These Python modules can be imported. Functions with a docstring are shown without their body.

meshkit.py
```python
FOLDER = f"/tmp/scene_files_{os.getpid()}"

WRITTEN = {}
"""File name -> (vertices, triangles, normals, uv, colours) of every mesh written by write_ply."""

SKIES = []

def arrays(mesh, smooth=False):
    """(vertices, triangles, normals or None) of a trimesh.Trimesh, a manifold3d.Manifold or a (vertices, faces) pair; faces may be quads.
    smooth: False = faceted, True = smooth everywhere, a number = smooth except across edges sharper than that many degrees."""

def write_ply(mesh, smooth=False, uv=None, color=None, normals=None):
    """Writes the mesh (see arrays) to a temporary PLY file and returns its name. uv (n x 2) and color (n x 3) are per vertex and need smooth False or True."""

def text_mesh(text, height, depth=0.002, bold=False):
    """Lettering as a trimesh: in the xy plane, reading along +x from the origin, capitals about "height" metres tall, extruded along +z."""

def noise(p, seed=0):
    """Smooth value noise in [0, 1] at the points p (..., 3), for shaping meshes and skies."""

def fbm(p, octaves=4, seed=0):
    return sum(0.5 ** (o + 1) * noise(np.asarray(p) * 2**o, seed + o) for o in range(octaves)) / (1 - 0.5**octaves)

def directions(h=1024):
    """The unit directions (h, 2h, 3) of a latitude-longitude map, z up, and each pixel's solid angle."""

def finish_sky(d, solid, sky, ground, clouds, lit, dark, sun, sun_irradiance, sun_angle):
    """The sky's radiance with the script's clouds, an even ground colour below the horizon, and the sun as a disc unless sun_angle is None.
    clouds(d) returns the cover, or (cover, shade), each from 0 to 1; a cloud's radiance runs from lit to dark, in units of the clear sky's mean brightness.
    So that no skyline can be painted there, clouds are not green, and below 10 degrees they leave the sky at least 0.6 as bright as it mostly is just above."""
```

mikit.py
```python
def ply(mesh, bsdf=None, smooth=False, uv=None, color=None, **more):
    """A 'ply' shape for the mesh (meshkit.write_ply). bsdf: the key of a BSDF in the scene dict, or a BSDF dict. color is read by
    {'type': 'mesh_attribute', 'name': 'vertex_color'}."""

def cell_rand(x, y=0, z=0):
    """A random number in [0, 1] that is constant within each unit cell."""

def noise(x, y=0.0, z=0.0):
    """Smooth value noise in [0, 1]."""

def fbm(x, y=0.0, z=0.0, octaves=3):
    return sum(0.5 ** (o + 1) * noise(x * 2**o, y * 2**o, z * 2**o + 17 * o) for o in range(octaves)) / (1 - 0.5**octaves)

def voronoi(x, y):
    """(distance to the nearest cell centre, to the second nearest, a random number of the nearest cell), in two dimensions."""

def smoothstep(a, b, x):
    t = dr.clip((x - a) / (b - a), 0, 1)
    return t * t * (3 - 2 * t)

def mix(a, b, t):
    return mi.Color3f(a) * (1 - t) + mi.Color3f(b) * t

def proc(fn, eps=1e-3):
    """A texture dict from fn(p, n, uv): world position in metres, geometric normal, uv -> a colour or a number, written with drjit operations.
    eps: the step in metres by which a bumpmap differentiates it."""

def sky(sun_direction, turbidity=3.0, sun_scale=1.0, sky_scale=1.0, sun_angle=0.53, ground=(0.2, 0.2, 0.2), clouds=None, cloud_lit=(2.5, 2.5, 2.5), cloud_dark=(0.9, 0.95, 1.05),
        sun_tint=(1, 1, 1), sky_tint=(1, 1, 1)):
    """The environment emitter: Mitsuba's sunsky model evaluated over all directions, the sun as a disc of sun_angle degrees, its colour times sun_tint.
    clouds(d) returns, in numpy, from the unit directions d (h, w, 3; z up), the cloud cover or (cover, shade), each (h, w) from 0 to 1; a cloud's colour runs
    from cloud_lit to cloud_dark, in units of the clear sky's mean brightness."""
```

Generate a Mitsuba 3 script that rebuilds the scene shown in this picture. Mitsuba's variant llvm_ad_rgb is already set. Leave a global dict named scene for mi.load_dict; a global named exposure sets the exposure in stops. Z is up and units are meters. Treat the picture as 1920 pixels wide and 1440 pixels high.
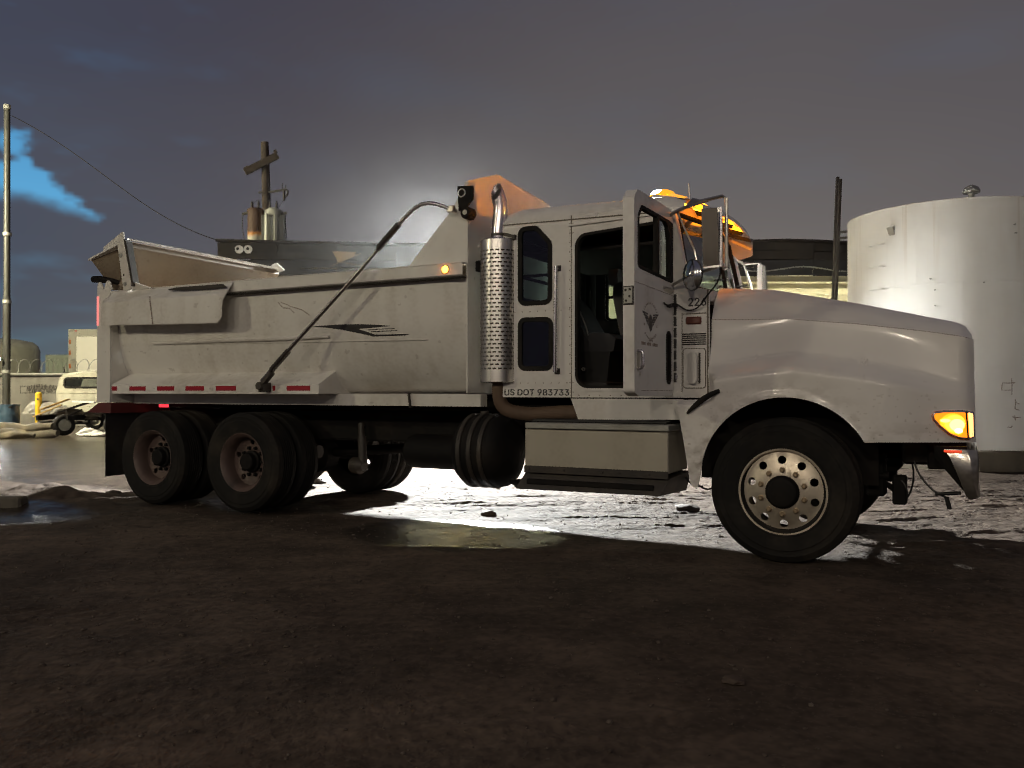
import math, random
import numpy as np, trimesh, manifold3d as m3, shapely
import shapely.geometry as sg
import drjit as dr, mitsuba as mi
import mikit, meshkit
from mikit import proc, noise, fbm, smoothstep, mix

rng = np.random.default_rng(7)
random.seed(7)
scene, labels = {"type": "scene"}, {}
T = mi.ScalarTransform4f

# ---------------------------------------------------------------- camera
CAM = np.array([1.18, -6.41, 1.26])
ALPHA = math.radians(28.1)
RIGHT = np.array([math.cos(ALPHA), math.sin(ALPHA)])          # the yard's axes on the ground: buildings stand along them
AWAY = np.array([-math.sin(ALPHA), math.cos(ALPHA)])
def Y3(X, Z, h=0.0):
    """A point of the yard: X metres to the right, Z metres away, h above the ground."""
    p = CAM[:2] + RIGHT * X + AWAY * Z
    return np.array([p[0], p[1], h])
pitch = math.atan(13 / 1585)
fwd = np.array([AWAY[0] * math.cos(pitch), AWAY[1] * math.cos(pitch), math.sin(pitch)])
scene["camera"] = {"type": "perspective", "fov": 62.4, "fov_axis": "x", "near_clip": 0.05, "far_clip": 3000.0,
                   "to_world": T().look_at(CAM.tolist(), (CAM + fwd).tolist(), [0, 0, 1])}
exposure = 3.0

# ---------------------------------------------------------------- sky: dusk under broken rain clouds
def clouds(d):
    q = np.stack([d[..., 0] / (np.abs(d[..., 2]) + 0.22), d[..., 1] / (np.abs(d[..., 2]) + 0.22), d[..., 2] * 2.0], -1)
    n = meshkit.fbm(q * 0.9 + 3.1, 5, 11)
    n2 = meshkit.fbm(q * np.array([3.0, 3.0, 6.0]) + 9.0, 5, 4)
    n3 = meshkit.fbm(np.stack([d[..., 0] * 4, d[..., 1] * 4, d[..., 2] * 26], -1), 4, 6)
    az = np.arctan2(d[..., 1], d[..., 0])
    el = d[..., 2]
    # the cover breaks up low in the west (behind the truck's tail)
    da = np.angle(np.exp(1j * (az - math.radians(118.0))))
    west = sstep0(0.10, 0.75, da) * sstep0(1.5, 0.9, da)
    n4 = meshkit.fbm(d * np.array([13.0, 13.0, 30.0]), 5, 17)
    n5 = meshkit.fbm(d * np.array([34.0, 34.0, 52.0]), 5, 23) - 0.5
    base_ = 0.1965 - 0.17 * (0.545 - da)
    roof_ = 0.243 - 1.2 * np.clip(0.522 - da, 0, 1) - 0.5 * np.clip(da - 0.60, 0, 1)
    hole = sstep0(-0.007, 0.012, np.minimum(el - base_ + 0.02 * n5, roof_ - el + 0.085 * n5)) * sstep0(0.40, 0.46, da) * sstep0(0.75, 0.68, da)
    strip = west * sstep0(0.15, 0.08, el) * sstep0(0.50, 0.66, n3)
    c = 1.0 - 0.7 * np.clip(n4 - 0.60, 0, 1) * (0.08 + west) - 0.16 * np.clip(n2 - 0.58, 0, 1) - 0.07 * west - 0.10 * strip - 0.95 * hole
    low = np.clip(1 - el / 0.66, 0, 1)
    town = sstep0(0.45, -0.5, da)
    glow = np.exp(-((da + 0.05) / 0.50) ** 2)
    shade = 1.0 - town * (0.03 + 0.26 * low) - 0.52 * low ** 2.0 * glow - 0.16 * (n - 0.5)
    return np.clip(c, 0, 1), np.clip(shade, 0, 1)
def sstep0(a, b, x):
    t = np.clip((x - a) / (b - a), 0, 1)
    return t * t * (3 - 2 * t)
scene["sky"] = mikit.sky([0.80, -0.40, 0.45], turbidity=2.2, sun_scale=0.0, sky_scale=0.42, ground=(0.08, 0.075, 0.07), clouds=clouds,
                         cloud_lit=(1.47, 1.33, 1.12), cloud_dark=(0.232, 0.214, 0.315), sky_tint=(0.42, 0.90, 1.12))

scene["sky"]["sampling_weight"] = 11.0

# ---------------------------------------------------------------- helpers
count = {}
def put(name, mesh, mat, parent=None, smooth=35, label=None, cat=None, group=None, kind=None, **more):
    full = f"{parent}__{name}" if parent else name
    n = count.get(full, 0)
    count[full] = n + 1
    if n:
        full += f"_{n:03d}"
    if mesh is not None:
        if "emitter" in more:
            mesh = outward(mesh)
        scene[full] = mikit.ply(mesh, mat, smooth, **more)
    e = {k: v for k, v in (("label", label), ("category", cat), ("group", group), ("kind", kind)) if v}
    if e:
        labels[full] = e
    return full
def outward(m):
    """Faces turned to look away from the mesh's centre (a lamp emits along its normals)."""
    m = trimesh.Trimesh(np.array(m.vertices), np.array(m.faces), process=False)
    t = m.triangles
    a = np.cross(t[:, 1] - t[:, 0], t[:, 2] - t[:, 0])
    if ((t.mean(1) - m.bounds.mean(0)) * a).sum() < 0:
        m = trimesh.Trimesh(np.array(m.vertices), np.array(m.faces)[:, ::-1], process=False)
    return m
def mm(man):
    m = man.to_mesh()
    return trimesh.Trimesh(np.array(m.vert_properties)[:, :3], np.array(m.tri_verts), process=False)
def cat_(*ms):
    return trimesh.util.concatenate([m for m in ms if m is not None])
def hull(pts):
    return mm(m3.Manifold.hull_points(np.asarray(pts, float)))
def box(x0, x1, y0, y1, z0, z1, b=0.006):
    b = min(b, 0.45 * min(abs(x1 - x0), abs(y1 - y0), abs(z1 - z0)))
    p = []
    for x, sx in ((x0, 1), (x1, -1)):
        for y, sy in ((y0, 1), (y1, -1)):
            for z, sz in ((z0, 1), (z1, -1)):
                p += [(x + sx * b, y + sy * b, z), (x + sx * b, y, z + sz * b), (x, y + sy * b, z + sz * b)]
    return hull(p)
def move(m, x=0, y=0, z=0, rz=0.0, rx=0.0, ry=0.0):
    m = m.copy()
    for a, ax in ((rx, [1, 0, 0]), (ry, [0, 1, 0]), (rz, [0, 0, 1])):
        if a:
            m.apply_transform(trimesh.transformations.rotation_matrix(a, ax))
    m.apply_translation([x, y, z])
    return m
def mirror(m, yc=1.22):
    m = m.copy()
    v = np.array(m.vertices); v[:, 1] = 2 * yc - v[:, 1]
    return trimesh.Trimesh(v, np.array(m.faces)[:, ::-1], process=False)
def tube(path, r, n=10, closed_ends=True):
    P = np.asarray(path, float)
    k = len(P)
    R_ = np.full(k, r) if np.isscalar(r) else np.asarray(r, float)
    t = np.gradient(P, axis=0); t /= np.linalg.norm(t, axis=1, keepdims=True) + 1e-12
    a = np.cross(t[0], [0, 0, 1]); a = np.cross(t[0], [1, 0, 0]) if np.linalg.norm(a) < 1e-3 else a
    a /= np.linalg.norm(a)
    th = np.arange(n) * 2 * np.pi / n
    V = []
    for i in range(k):
        a = a - t[i] * (a @ t[i]); a /= np.linalg.norm(a)
        b = np.cross(t[i], a)
        V.append(P[i] + R_[i] * (np.cos(th)[:, None] * a + np.sin(th)[:, None] * b))
    V = np.vstack(V)
    F = []
    for i in range(k - 1):
        for j in range(n):
            j2 = (j + 1) % n
            F += [[i * n + j, i * n + j2, (i + 1) * n + j2], [i * n + j, (i + 1) * n + j2, (i + 1) * n + j]]
    if closed_ends:
        V = np.vstack([V, P[0], P[-1]])
        c0, c1 = len(V) - 2, len(V) - 1
        for j in range(n):
            F += [[c0, (j + 1) % n, j], [c1, (k - 1) * n + j, (k - 1) * n + (j + 1) % n]]
    return trimesh.Trimesh(V, np.array(F), process=False)
def spline(pts, n=24):
    P = np.asarray(pts, float)
    if len(P) < 3:
        return np.linspace(P[0], P[-1], n)
    from scipy.interpolate import CubicSpline
    s = np.r_[0, np.cumsum(np.linalg.norm(np.diff(P, axis=0), axis=1))]
    return CubicSpline(s, P)(np.linspace(0, s[-1], n))
def rod(p0, p1, r, n=12):
    return tube([p0, p1], r, n)
def lathe(profile, c, axis="y", n=48, a0=0.0, a1=2 * np.pi):
    """profile: (radius, distance along the axis); axis y runs away from the truck's near side."""
    pr = np.asarray(profile, float)
    full = abs(a1 - a0 - 2 * np.pi) < 1e-6
    th = a0 + (a1 - a0) * np.arange(n + (not full)) / n
    V = np.stack([np.outer(pr[:, 0], np.cos(th)), np.outer(pr[:, 0], np.sin(th)), np.repeat(pr[:, 1:2], len(th), 1)], -1)
    V = {"y": V[..., [0, 2, 1]], "x": V[..., [2, 0, 1]], "z": V}[axis]
    k, m = V.shape[:2]
    F = []
    for i in range(k - 1):
        for j in range(m if full else m - 1):
            j2 = (j + 1) % m
            q = [i * m + j, i * m + j2, (i + 1) * m + j2, (i + 1) * m + j]
            F += [[q[0], q[1], q[2]], [q[0], q[2], q[3]]] if axis != "y" else [[q[0], q[2], q[1]], [q[0], q[3], q[2]]]
    return trimesh.Trimesh(V.reshape(-1, 3) + np.asarray(c, float), np.array(F), process=False)
def rpoly(pts, r=0.0):
    g = sg.Polygon(pts)
    if r:
        g = g.buffer(-r, join_style=1).buffer(r, join_style=1, quad_segs=6)
    return g
def prism(poly, y0, y1):
    """A polygon in (x, z), extruded across the truck from y0 to y1."""
    poly = poly if hasattr(poly, "exterior") or hasattr(poly, "geoms") else sg.Polygon(poly)
    parts = []
    for g in getattr(poly, "geoms", [poly]):
        m = trimesh.creation.extrude_polygon(g, abs(y1 - y0), engine="earcut")
        v = np.array(m.vertices)
        parts.append(trimesh.Trimesh(np.stack([v[:, 0], min(y0, y1) + v[:, 2], v[:, 1]], 1), np.array(m.faces)[:, ::-1], process=False))
    return cat_(*parts)
def prism_x(poly, x0, x1):
    """A polygon in (y, z), extruded along the truck."""
    m = prism(poly, x0, x1)
    v = np.array(m.vertices)
    return trimesh.Trimesh(v[:, [1, 0, 2]], np.array(m.faces)[:, ::-1], process=False)
def prism_z(poly, z0, z1):
    poly = poly if hasattr(poly, "exterior") else sg.Polygon(poly)
    m = trimesh.creation.extrude_polygon(poly, z1 - z0, engine="earcut")
    m.apply_translation([0, 0, z0])
    return m
def warped(poly, thick, fn, edge=0.05):
    """A sheet of a given outline in (x, z), bent to y = fn(x, z), with a real thickness inwards (+y)."""
    contours = []
    for g in getattr(poly, "geoms", [poly]):
        contours += [np.array(g.exterior.coords)[:-1]] + [np.array(i.coords)[:-1] for i in g.interiors]
    cs = m3.CrossSection([c for c in contours], m3.FillRule.EvenOdd)
    man = cs.extrude(thick).refine_to_length(edge)
    m = mm(man)
    v = np.array(m.vertices)
    x, z, t = v[:, 0], v[:, 1], v[:, 2]
    w = np.stack([x, fn(x, z) + t, z], 1)
    return trimesh.Trimesh(w, np.array(m.faces)[:, ::-1], process=False)
def loft(rings, closed=False, caps=False):
    V = np.asarray(rings, float)
    k, m = V.shape[:2]
    F = []
    for i in range(k - 1):
        for j in range(m if closed else m - 1):
            j2 = (j + 1) % m
            F += [[i * m + j, i * m + j2, (i + 1) * m + j2], [i * m + j, (i + 1) * m + j2, (i + 1) * m + j]]
    return trimesh.Trimesh(V.reshape(-1, 3), np.array(F), process=False)
def plate(pts, t=0.01):
    """A flat plate over a convex outline of 3-d points, t thick along its normal."""
    P = np.asarray(pts, float)
    n = np.cross(P[1] - P[0], P[2] - P[0]); n /= np.linalg.norm(n)
    return hull(np.vstack([P - n * t / 2, P + n * t / 2]))
def bar(p0, p1, w, h, up=(0, 0, 1)):
    p0, p1 = np.asarray(p0, float), np.asarray(p1, float)
    d = (p1 - p0) / np.linalg.norm(p1 - p0)
    s = np.cross(d, up); s = s / np.linalg.norm(s) if np.linalg.norm(s) > 1e-6 else np.array([1.0, 0, 0])
    u = np.cross(s, d)
    return hull([p + s * a * w / 2 + u * b * h / 2 for p in (p0, p1) for a in (-1, 1) for b in (-1, 1)])
def sstep(a, b, x):
    t = np.clip((x - a) / (b - a), 0, 1)
    return t * t * (3 - 2 * t)
def emit(r, g, b, w=0.12):
    return {"emitter": {"type": "area", "sampling_weight": float(w), "radiance": {"type": "rgb", "value": [float(r), float(g), float(b)]}}}

# ---------------------------------------------------------------- materials
def two(b):
    return {"type": "twosided", "bsdf": b}
def pr_(col, rough=0.5, **k):
    base = col if isinstance(col, dict) else {"type": "rgb", "value": list(col)}
    return {"type": "principled", "base_color": base, "roughness": rough, **k}
def mat(name, b, twosided=True):
    scene[name] = two(b) if twosided else b
    return name
def dirty(base, dirt, scale=3.0, streak=1.0, amount=0.5, chips=0.0):
    def fn(p, n, uv):
        a = fbm(p.x * scale, p.y * scale, p.z * scale * 0.6, 4)
        s = fbm(p.x * 9 * streak, p.y * 9 * streak, p.z * 0.9, 3)
        f = fbm(p.x * 38, p.y * 38, p.z * 38, 2)
        k = smoothstep(0.42, 0.80, 0.55 * a + 0.32 * s + 0.13 * f) * amount
        c = mix(base, dirt, k)
        if chips:
            ch = smoothstep(0.735, 0.78, fbm(p.x * 14, p.y * 14, p.z * 14, 3))
            c = mix(c, (0.10, 0.055, 0.03), ch * chips)
        return c
    return proc(fn)
mat("white_paint", pr_(dirty((0.66, 0.645, 0.62), (0.36, 0.32, 0.26), 2.2, 1.0, 0.55), 0.32, specular=0.5, clearcoat=0.5, clearcoat_gloss=0.85))
def hood_fn(p, n, uv):
    a = fbm(p.x * 1.4, p.y * 1.4, p.z * 0.9, 4)
    c = mix((0.67, 0.65, 0.63), (0.50, 0.46, 0.41), smoothstep(0.42, 0.8, a) * 0.35)
    r = dr.sqrt(dr.square(p.x) + dr.square(p.z - 0.60))
    splash = (1 - smoothstep(0.60, 0.86, r)) * smoothstep(0.40, 0.66, fbm(p.x * 16, p.y * 16, p.z * 16, 4))
    low = (1 - smoothstep(0.92, 1.12, p.z)) * smoothstep(0.45, 0.70, fbm(p.x * 9, p.y * 9, p.z * 14, 4))
    spots = smoothstep(0.72, 0.78, fbm(p.x * 40, p.y * 40, p.z * 40, 2)) * (1 - smoothstep(0.9, 1.5, p.z))
    return mix(c, (0.22, 0.18, 0.135), dr.minimum(splash * 0.30 + low * 0.28 + spots * 0.35, 0.6))
mat("hood_paint", pr_(proc(hood_fn), 0.40, specular=0.5, clearcoat=0.7, clearcoat_gloss=0.97))
mat("seam_line", pr_((0.17, 0.15, 0.125), 0.8))
mat("bed_paint", pr_(dirty((0.66, 0.645, 0.61), (0.33, 0.285, 0.22), 1.3, 0.9, 0.55, 0.22), 0.45, specular=0.4))
mat("stained_shaded_steel", pr_(dirty((0.16, 0.125, 0.088), (0.075, 0.046, 0.025), 1.5, 0.35, 1.0, 0.5), 0.5, specular=0.4))  # brown stained steel; its dark tone also paints shade on the near gusset
mat("panel_gap", pr_((0.035, 0.03, 0.026), 0.8))
mat("black_rubber", pr_(dirty((0.009, 0.0085, 0.008), (0.042, 0.034, 0.026), 5, 0.5, 0.7), 0.75, specular=0.2))
mat("black_plastic", pr_((0.012, 0.012, 0.012), 0.5))
mat("chassis_black", pr_(dirty((0.006, 0.0055, 0.0055), (0.022, 0.016, 0.012), 5, 0.6, 0.6), 0.7, specular=0.18))
mat("dark_trim", pr_((0.02, 0.018, 0.017), 0.6))
mat("arm_steel", {"type": "roughconductor", "material": "Cr", "alpha": 0.12, "specular_reflectance": {"type": "rgb", "value": [0.62, 0.6, 0.56]}})
mat("wheel_red", pr_(dirty((0.095, 0.064, 0.055), (0.028, 0.023, 0.02), 7, 0.4, 1.0), 0.55))
mat("wheel_steel", pr_(dirty((0.62, 0.55, 0.44), (0.25, 0.19, 0.13), 8, 0.4, 0.75), 0.38, metallic=0.75))
mat("lug_steel", pr_((0.33, 0.25, 0.16), 0.5, metallic=0.6))
mat("chrome", {"type": "roughconductor", "material": "Cr", "alpha": 0.06, "distribution": "ggx"})
mat("bright_steel", {"type": "roughconductor", "material": "Al", "alpha": 0.13, "distribution": "ggx", "specular_reflectance": {"type": "rgb", "value": [0.82, 0.8, 0.76]}})
mat("worn_chrome", pr_(dirty((0.55, 0.52, 0.47), (0.10, 0.075, 0.05), 7, 0.5, 1.0), 0.22, metallic=0.9))
mat("mirror_glass", {"type": "roughconductor", "material": "Ag", "alpha": 0.015, "distribution": "ggx", "specular_reflectance": {"type": "rgb", "value": [0.75, 0.78, 0.8]}})
mat("dark_glass", {"type": "thindielectric", "specular_transmittance": {"type": "rgb", "value": [0.42, 0.44, 0.43]}}, False)
mat("clear_glass", {"type": "thindielectric", "specular_transmittance": {"type": "rgb", "value": [0.80, 0.90, 0.86]}}, False)
def slots(p, n, uv):
    # perforated heat shield: rows of slots, every other row shifted
    ang = dr.atan2(p.y - 0.22, p.x + 2.49) * 0.17
    row = p.z / 0.036
    ri = dr.floor(row)
    col = ang / 0.050 + dr.select((ri - 2 * dr.floor(ri / 2)) > 0.5, 0.5, 0.0)
    fx, fz = col - dr.floor(col), row - ri
    hole = (1 - smoothstep(0.33, 0.38, dr.abs(fx - 0.5))) * (1 - smoothstep(0.17, 0.25, dr.abs(fz - 0.5)))
    band = smoothstep(1.440, 1.443, p.z) * (1 - smoothstep(2.507, 2.510, p.z))
    return hole * band
scene["shield"] = {"type": "blendbsdf", "weight": proc(slots), "a": {"type": "ref", "id": "bright_steel"}, "b": {"type": "ref", "id": "panel_gap"}}
mat("pipe_rust", pr_(dirty((0.105, 0.068, 0.045), (0.03, 0.02, 0.014), 7, 0.5, 0.9), 0.75))
def tread_plate(p, n, uv):
    u, v = (p.x + p.z) / 0.034, (p.x - p.z) / 0.034
    fu, fv = u - dr.floor(u) - 0.5, v - dr.floor(v) - 0.5
    even = (dr.floor(u) + dr.floor(v)) * 0.5
    alt = (even - dr.floor(even)) > 0.25
    a, b = dr.select(alt, fu, fv), dr.select(alt, fv, fu)
    return 0.0018 * (1 - smoothstep(0.7, 1.0, dr.square(a / 0.16) + dr.square(b / 0.42)))
scene["tread_plate"] = two({"type": "bumpmap", "arbitrary": proc(tread_plate, 2e-3), "scale": 1.0,
                            "bsdf": pr_(dirty((0.43, 0.40, 0.33), (0.2, 0.17, 0.12), 4, 0.7, 0.5), 0.5, metallic=0.35)})
mat("dark_metal", pr_(dirty((0.024, 0.020, 0.017), (0.07, 0.052, 0.036), 5, 0.5, 0.6), 0.55))
mat("tape_red", pr_((0.30, 0.012, 0.022), 0.35))
mat("dark_red", pr_(dirty((0.085, 0.012, 0.012), (0.03, 0.018, 0.015), 5, 0.5, 0.7), 0.6))
mat("decal_black", pr_((0.02, 0.018, 0.02), 0.45))
mat("decal_faded", pr_((0.26, 0.21, 0.175), 0.6))
mat("amber_off", pr_((0.10, 0.022, 0.008), 0.25, clearcoat=0.6))
mat("seat_black", pr_((0.014, 0.014, 0.016), 0.4, clearcoat=0.2))
mat("seat_grey", pr_((0.13, 0.125, 0.12), 0.8))
mat("cab_lining", pr_((0.028, 0.024, 0.022), 0.85))
mat("amber_lens", pr_((0.75, 0.26, 0.02), 0.3))
mat("red_lens", pr_((0.5, 0.02, 0.03), 0.3))
# yard
def tank_fn(p, n, uv):
    a = fbm(p.x * 1.3, p.y * 1.3, p.z * 1.0, 4)
    s = fbm(p.x * 7, p.y * 7, p.z * 0.5, 3)
    c = mix((0.78, 0.775, 0.74), (0.60, 0.57, 0.50), smoothstep(0.42, 0.8, 0.6 * a + 0.4 * s) * 0.35)
    rim = smoothstep(2.6, 4.3, p.z) * smoothstep(0.60, 0.74, fbm(p.x * 11, p.y * 11, p.z * 0.35, 3))
    return mix(c, (0.40, 0.27, 0.13), rim * 0.22)
mat("tank_paint", pr_(proc(tank_fn), 0.8, specular=0.15))
mat("tank_base", pr_(dirty((0.085, 0.07, 0.05), (0.04, 0.03, 0.02), 2, 1, 0.8), 0.9))
mat("roof_dark", pr_(dirty((0.030, 0.026, 0.023), (0.065, 0.053, 0.04), 0.8, 0.12, 0.9), 0.8))
mat("roof_grey", pr_(dirty((0.042, 0.042, 0.042), (0.024, 0.022, 0.02), 0.7, 0.1, 0.8), 0.75))
mat("plywood", pr_(dirty((0.34, 0.25, 0.15), (0.18, 0.12, 0.07), 3, 0.3, 0.6), 0.8))
mat("shed_white", pr_((0.62, 0.58, 0.46), 0.8))
mat("transformer_paint", pr_((0.34, 0.35, 0.31), 0.5))
mat("pole_metal", pr_(dirty((0.055, 0.055, 0.05), (0.03, 0.028, 0.024), 4, 0.7, 0.6), 0.5, metallic=0.3))
mat("pole_wood", pr_(dirty((0.042, 0.032, 0.026), (0.095, 0.075, 0.058), 6, 1.5, 0.8), 0.9))
mat("grey_metal", pr_(dirty((0.34, 0.34, 0.31), (0.2, 0.18, 0.14), 4, 0.7, 0.6), 0.45, metallic=0.4))
def rusty(p, n, uv):
    a = fbm(p.x * 3.3, p.y * 3.3, p.z * 2.4, 4)
    k = smoothstep(6.02, 6.14, p.z + (a - 0.5) * 0.35)
    return mix(mix((0.42, 0.41, 0.34), (0.40, 0.15, 0.02), smoothstep(5.86, 6.04, p.z + (a - 0.5) * 0.3)), (0.06, 0.03, 0.016), k)
mat("rusty_drum", pr_(proc(rusty), 0.7))
mat("blue_plastic", pr_(dirty((0.045, 0.085, 0.13), (0.11, 0.12, 0.12), 4, 1, 0.6), 0.4))
mat("yellow_paint", pr_(dirty((0.62, 0.38, 0.02), (0.30, 0.19, 0.03), 6, 1, 0.5), 0.5))
mat("wall_grey", pr_(dirty((0.22, 0.21, 0.19), (0.10, 0.085, 0.07), 0.9, 0.5, 0.9), 0.85))
mat("old_cream", pr_(dirty((0.42, 0.41, 0.34), (0.20, 0.175, 0.13), 2.2, 0.6, 0.85, 0.5), 0.45))
mat("pale_green", pr_((0.42, 0.47, 0.36), 0.6))
mat("pale_tank", pr_(dirty((0.46, 0.46, 0.36), (0.30, 0.28, 0.2), 0.7, 0.4, 0.7), 0.6))
mat("box_white", pr_((0.82, 0.80, 0.70), 0.5))
mat("orange_rust", pr_(dirty((0.42, 0.12, 0.025), (0.2, 0.06, 0.02), 2, 0.5, 0.7), 0.7))
mat("canvas", pr_(dirty((0.06, 0.05, 0.036), (0.17, 0.14, 0.09), 4, 0.6, 0.9), 0.8))
mat("bag_plastic", pr_((0.62, 0.62, 0.60), 0.35, spec_trans=0.0))
mat("steel_pipe", pr_((0.42, 0.42, 0.38), 0.4, metallic=0.5))
mat("plank_wood", pr_(dirty((0.42, 0.27, 0.10), (0.22, 0.14, 0.06), 5, 0.4, 0.6), 0.8))
mat("grit_stone", pr_(dirty((0.055, 0.042, 0.034), (0.12, 0.10, 0.085), 30, 1, 0.8), 0.85, specular=0.25))
mat("mud_lump", pr_(dirty((0.05, 0.035, 0.026), (0.02, 0.015, 0.012), 14, 1, 0.7), 0.8))
mat("lamp_housing", pr_((0.05, 0.05, 0.05), 0.5))
mat("lamp_glass", pr_((0.8, 0.8, 0.8), 0.3))
mat("disc_white", pr_((0.75, 0.74, 0.72), 0.5))
mat("concrete", pr_(dirty((0.085, 0.075, 0.063), (0.04, 0.034, 0.028), 3, 1, 0.8), 0.9))

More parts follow.
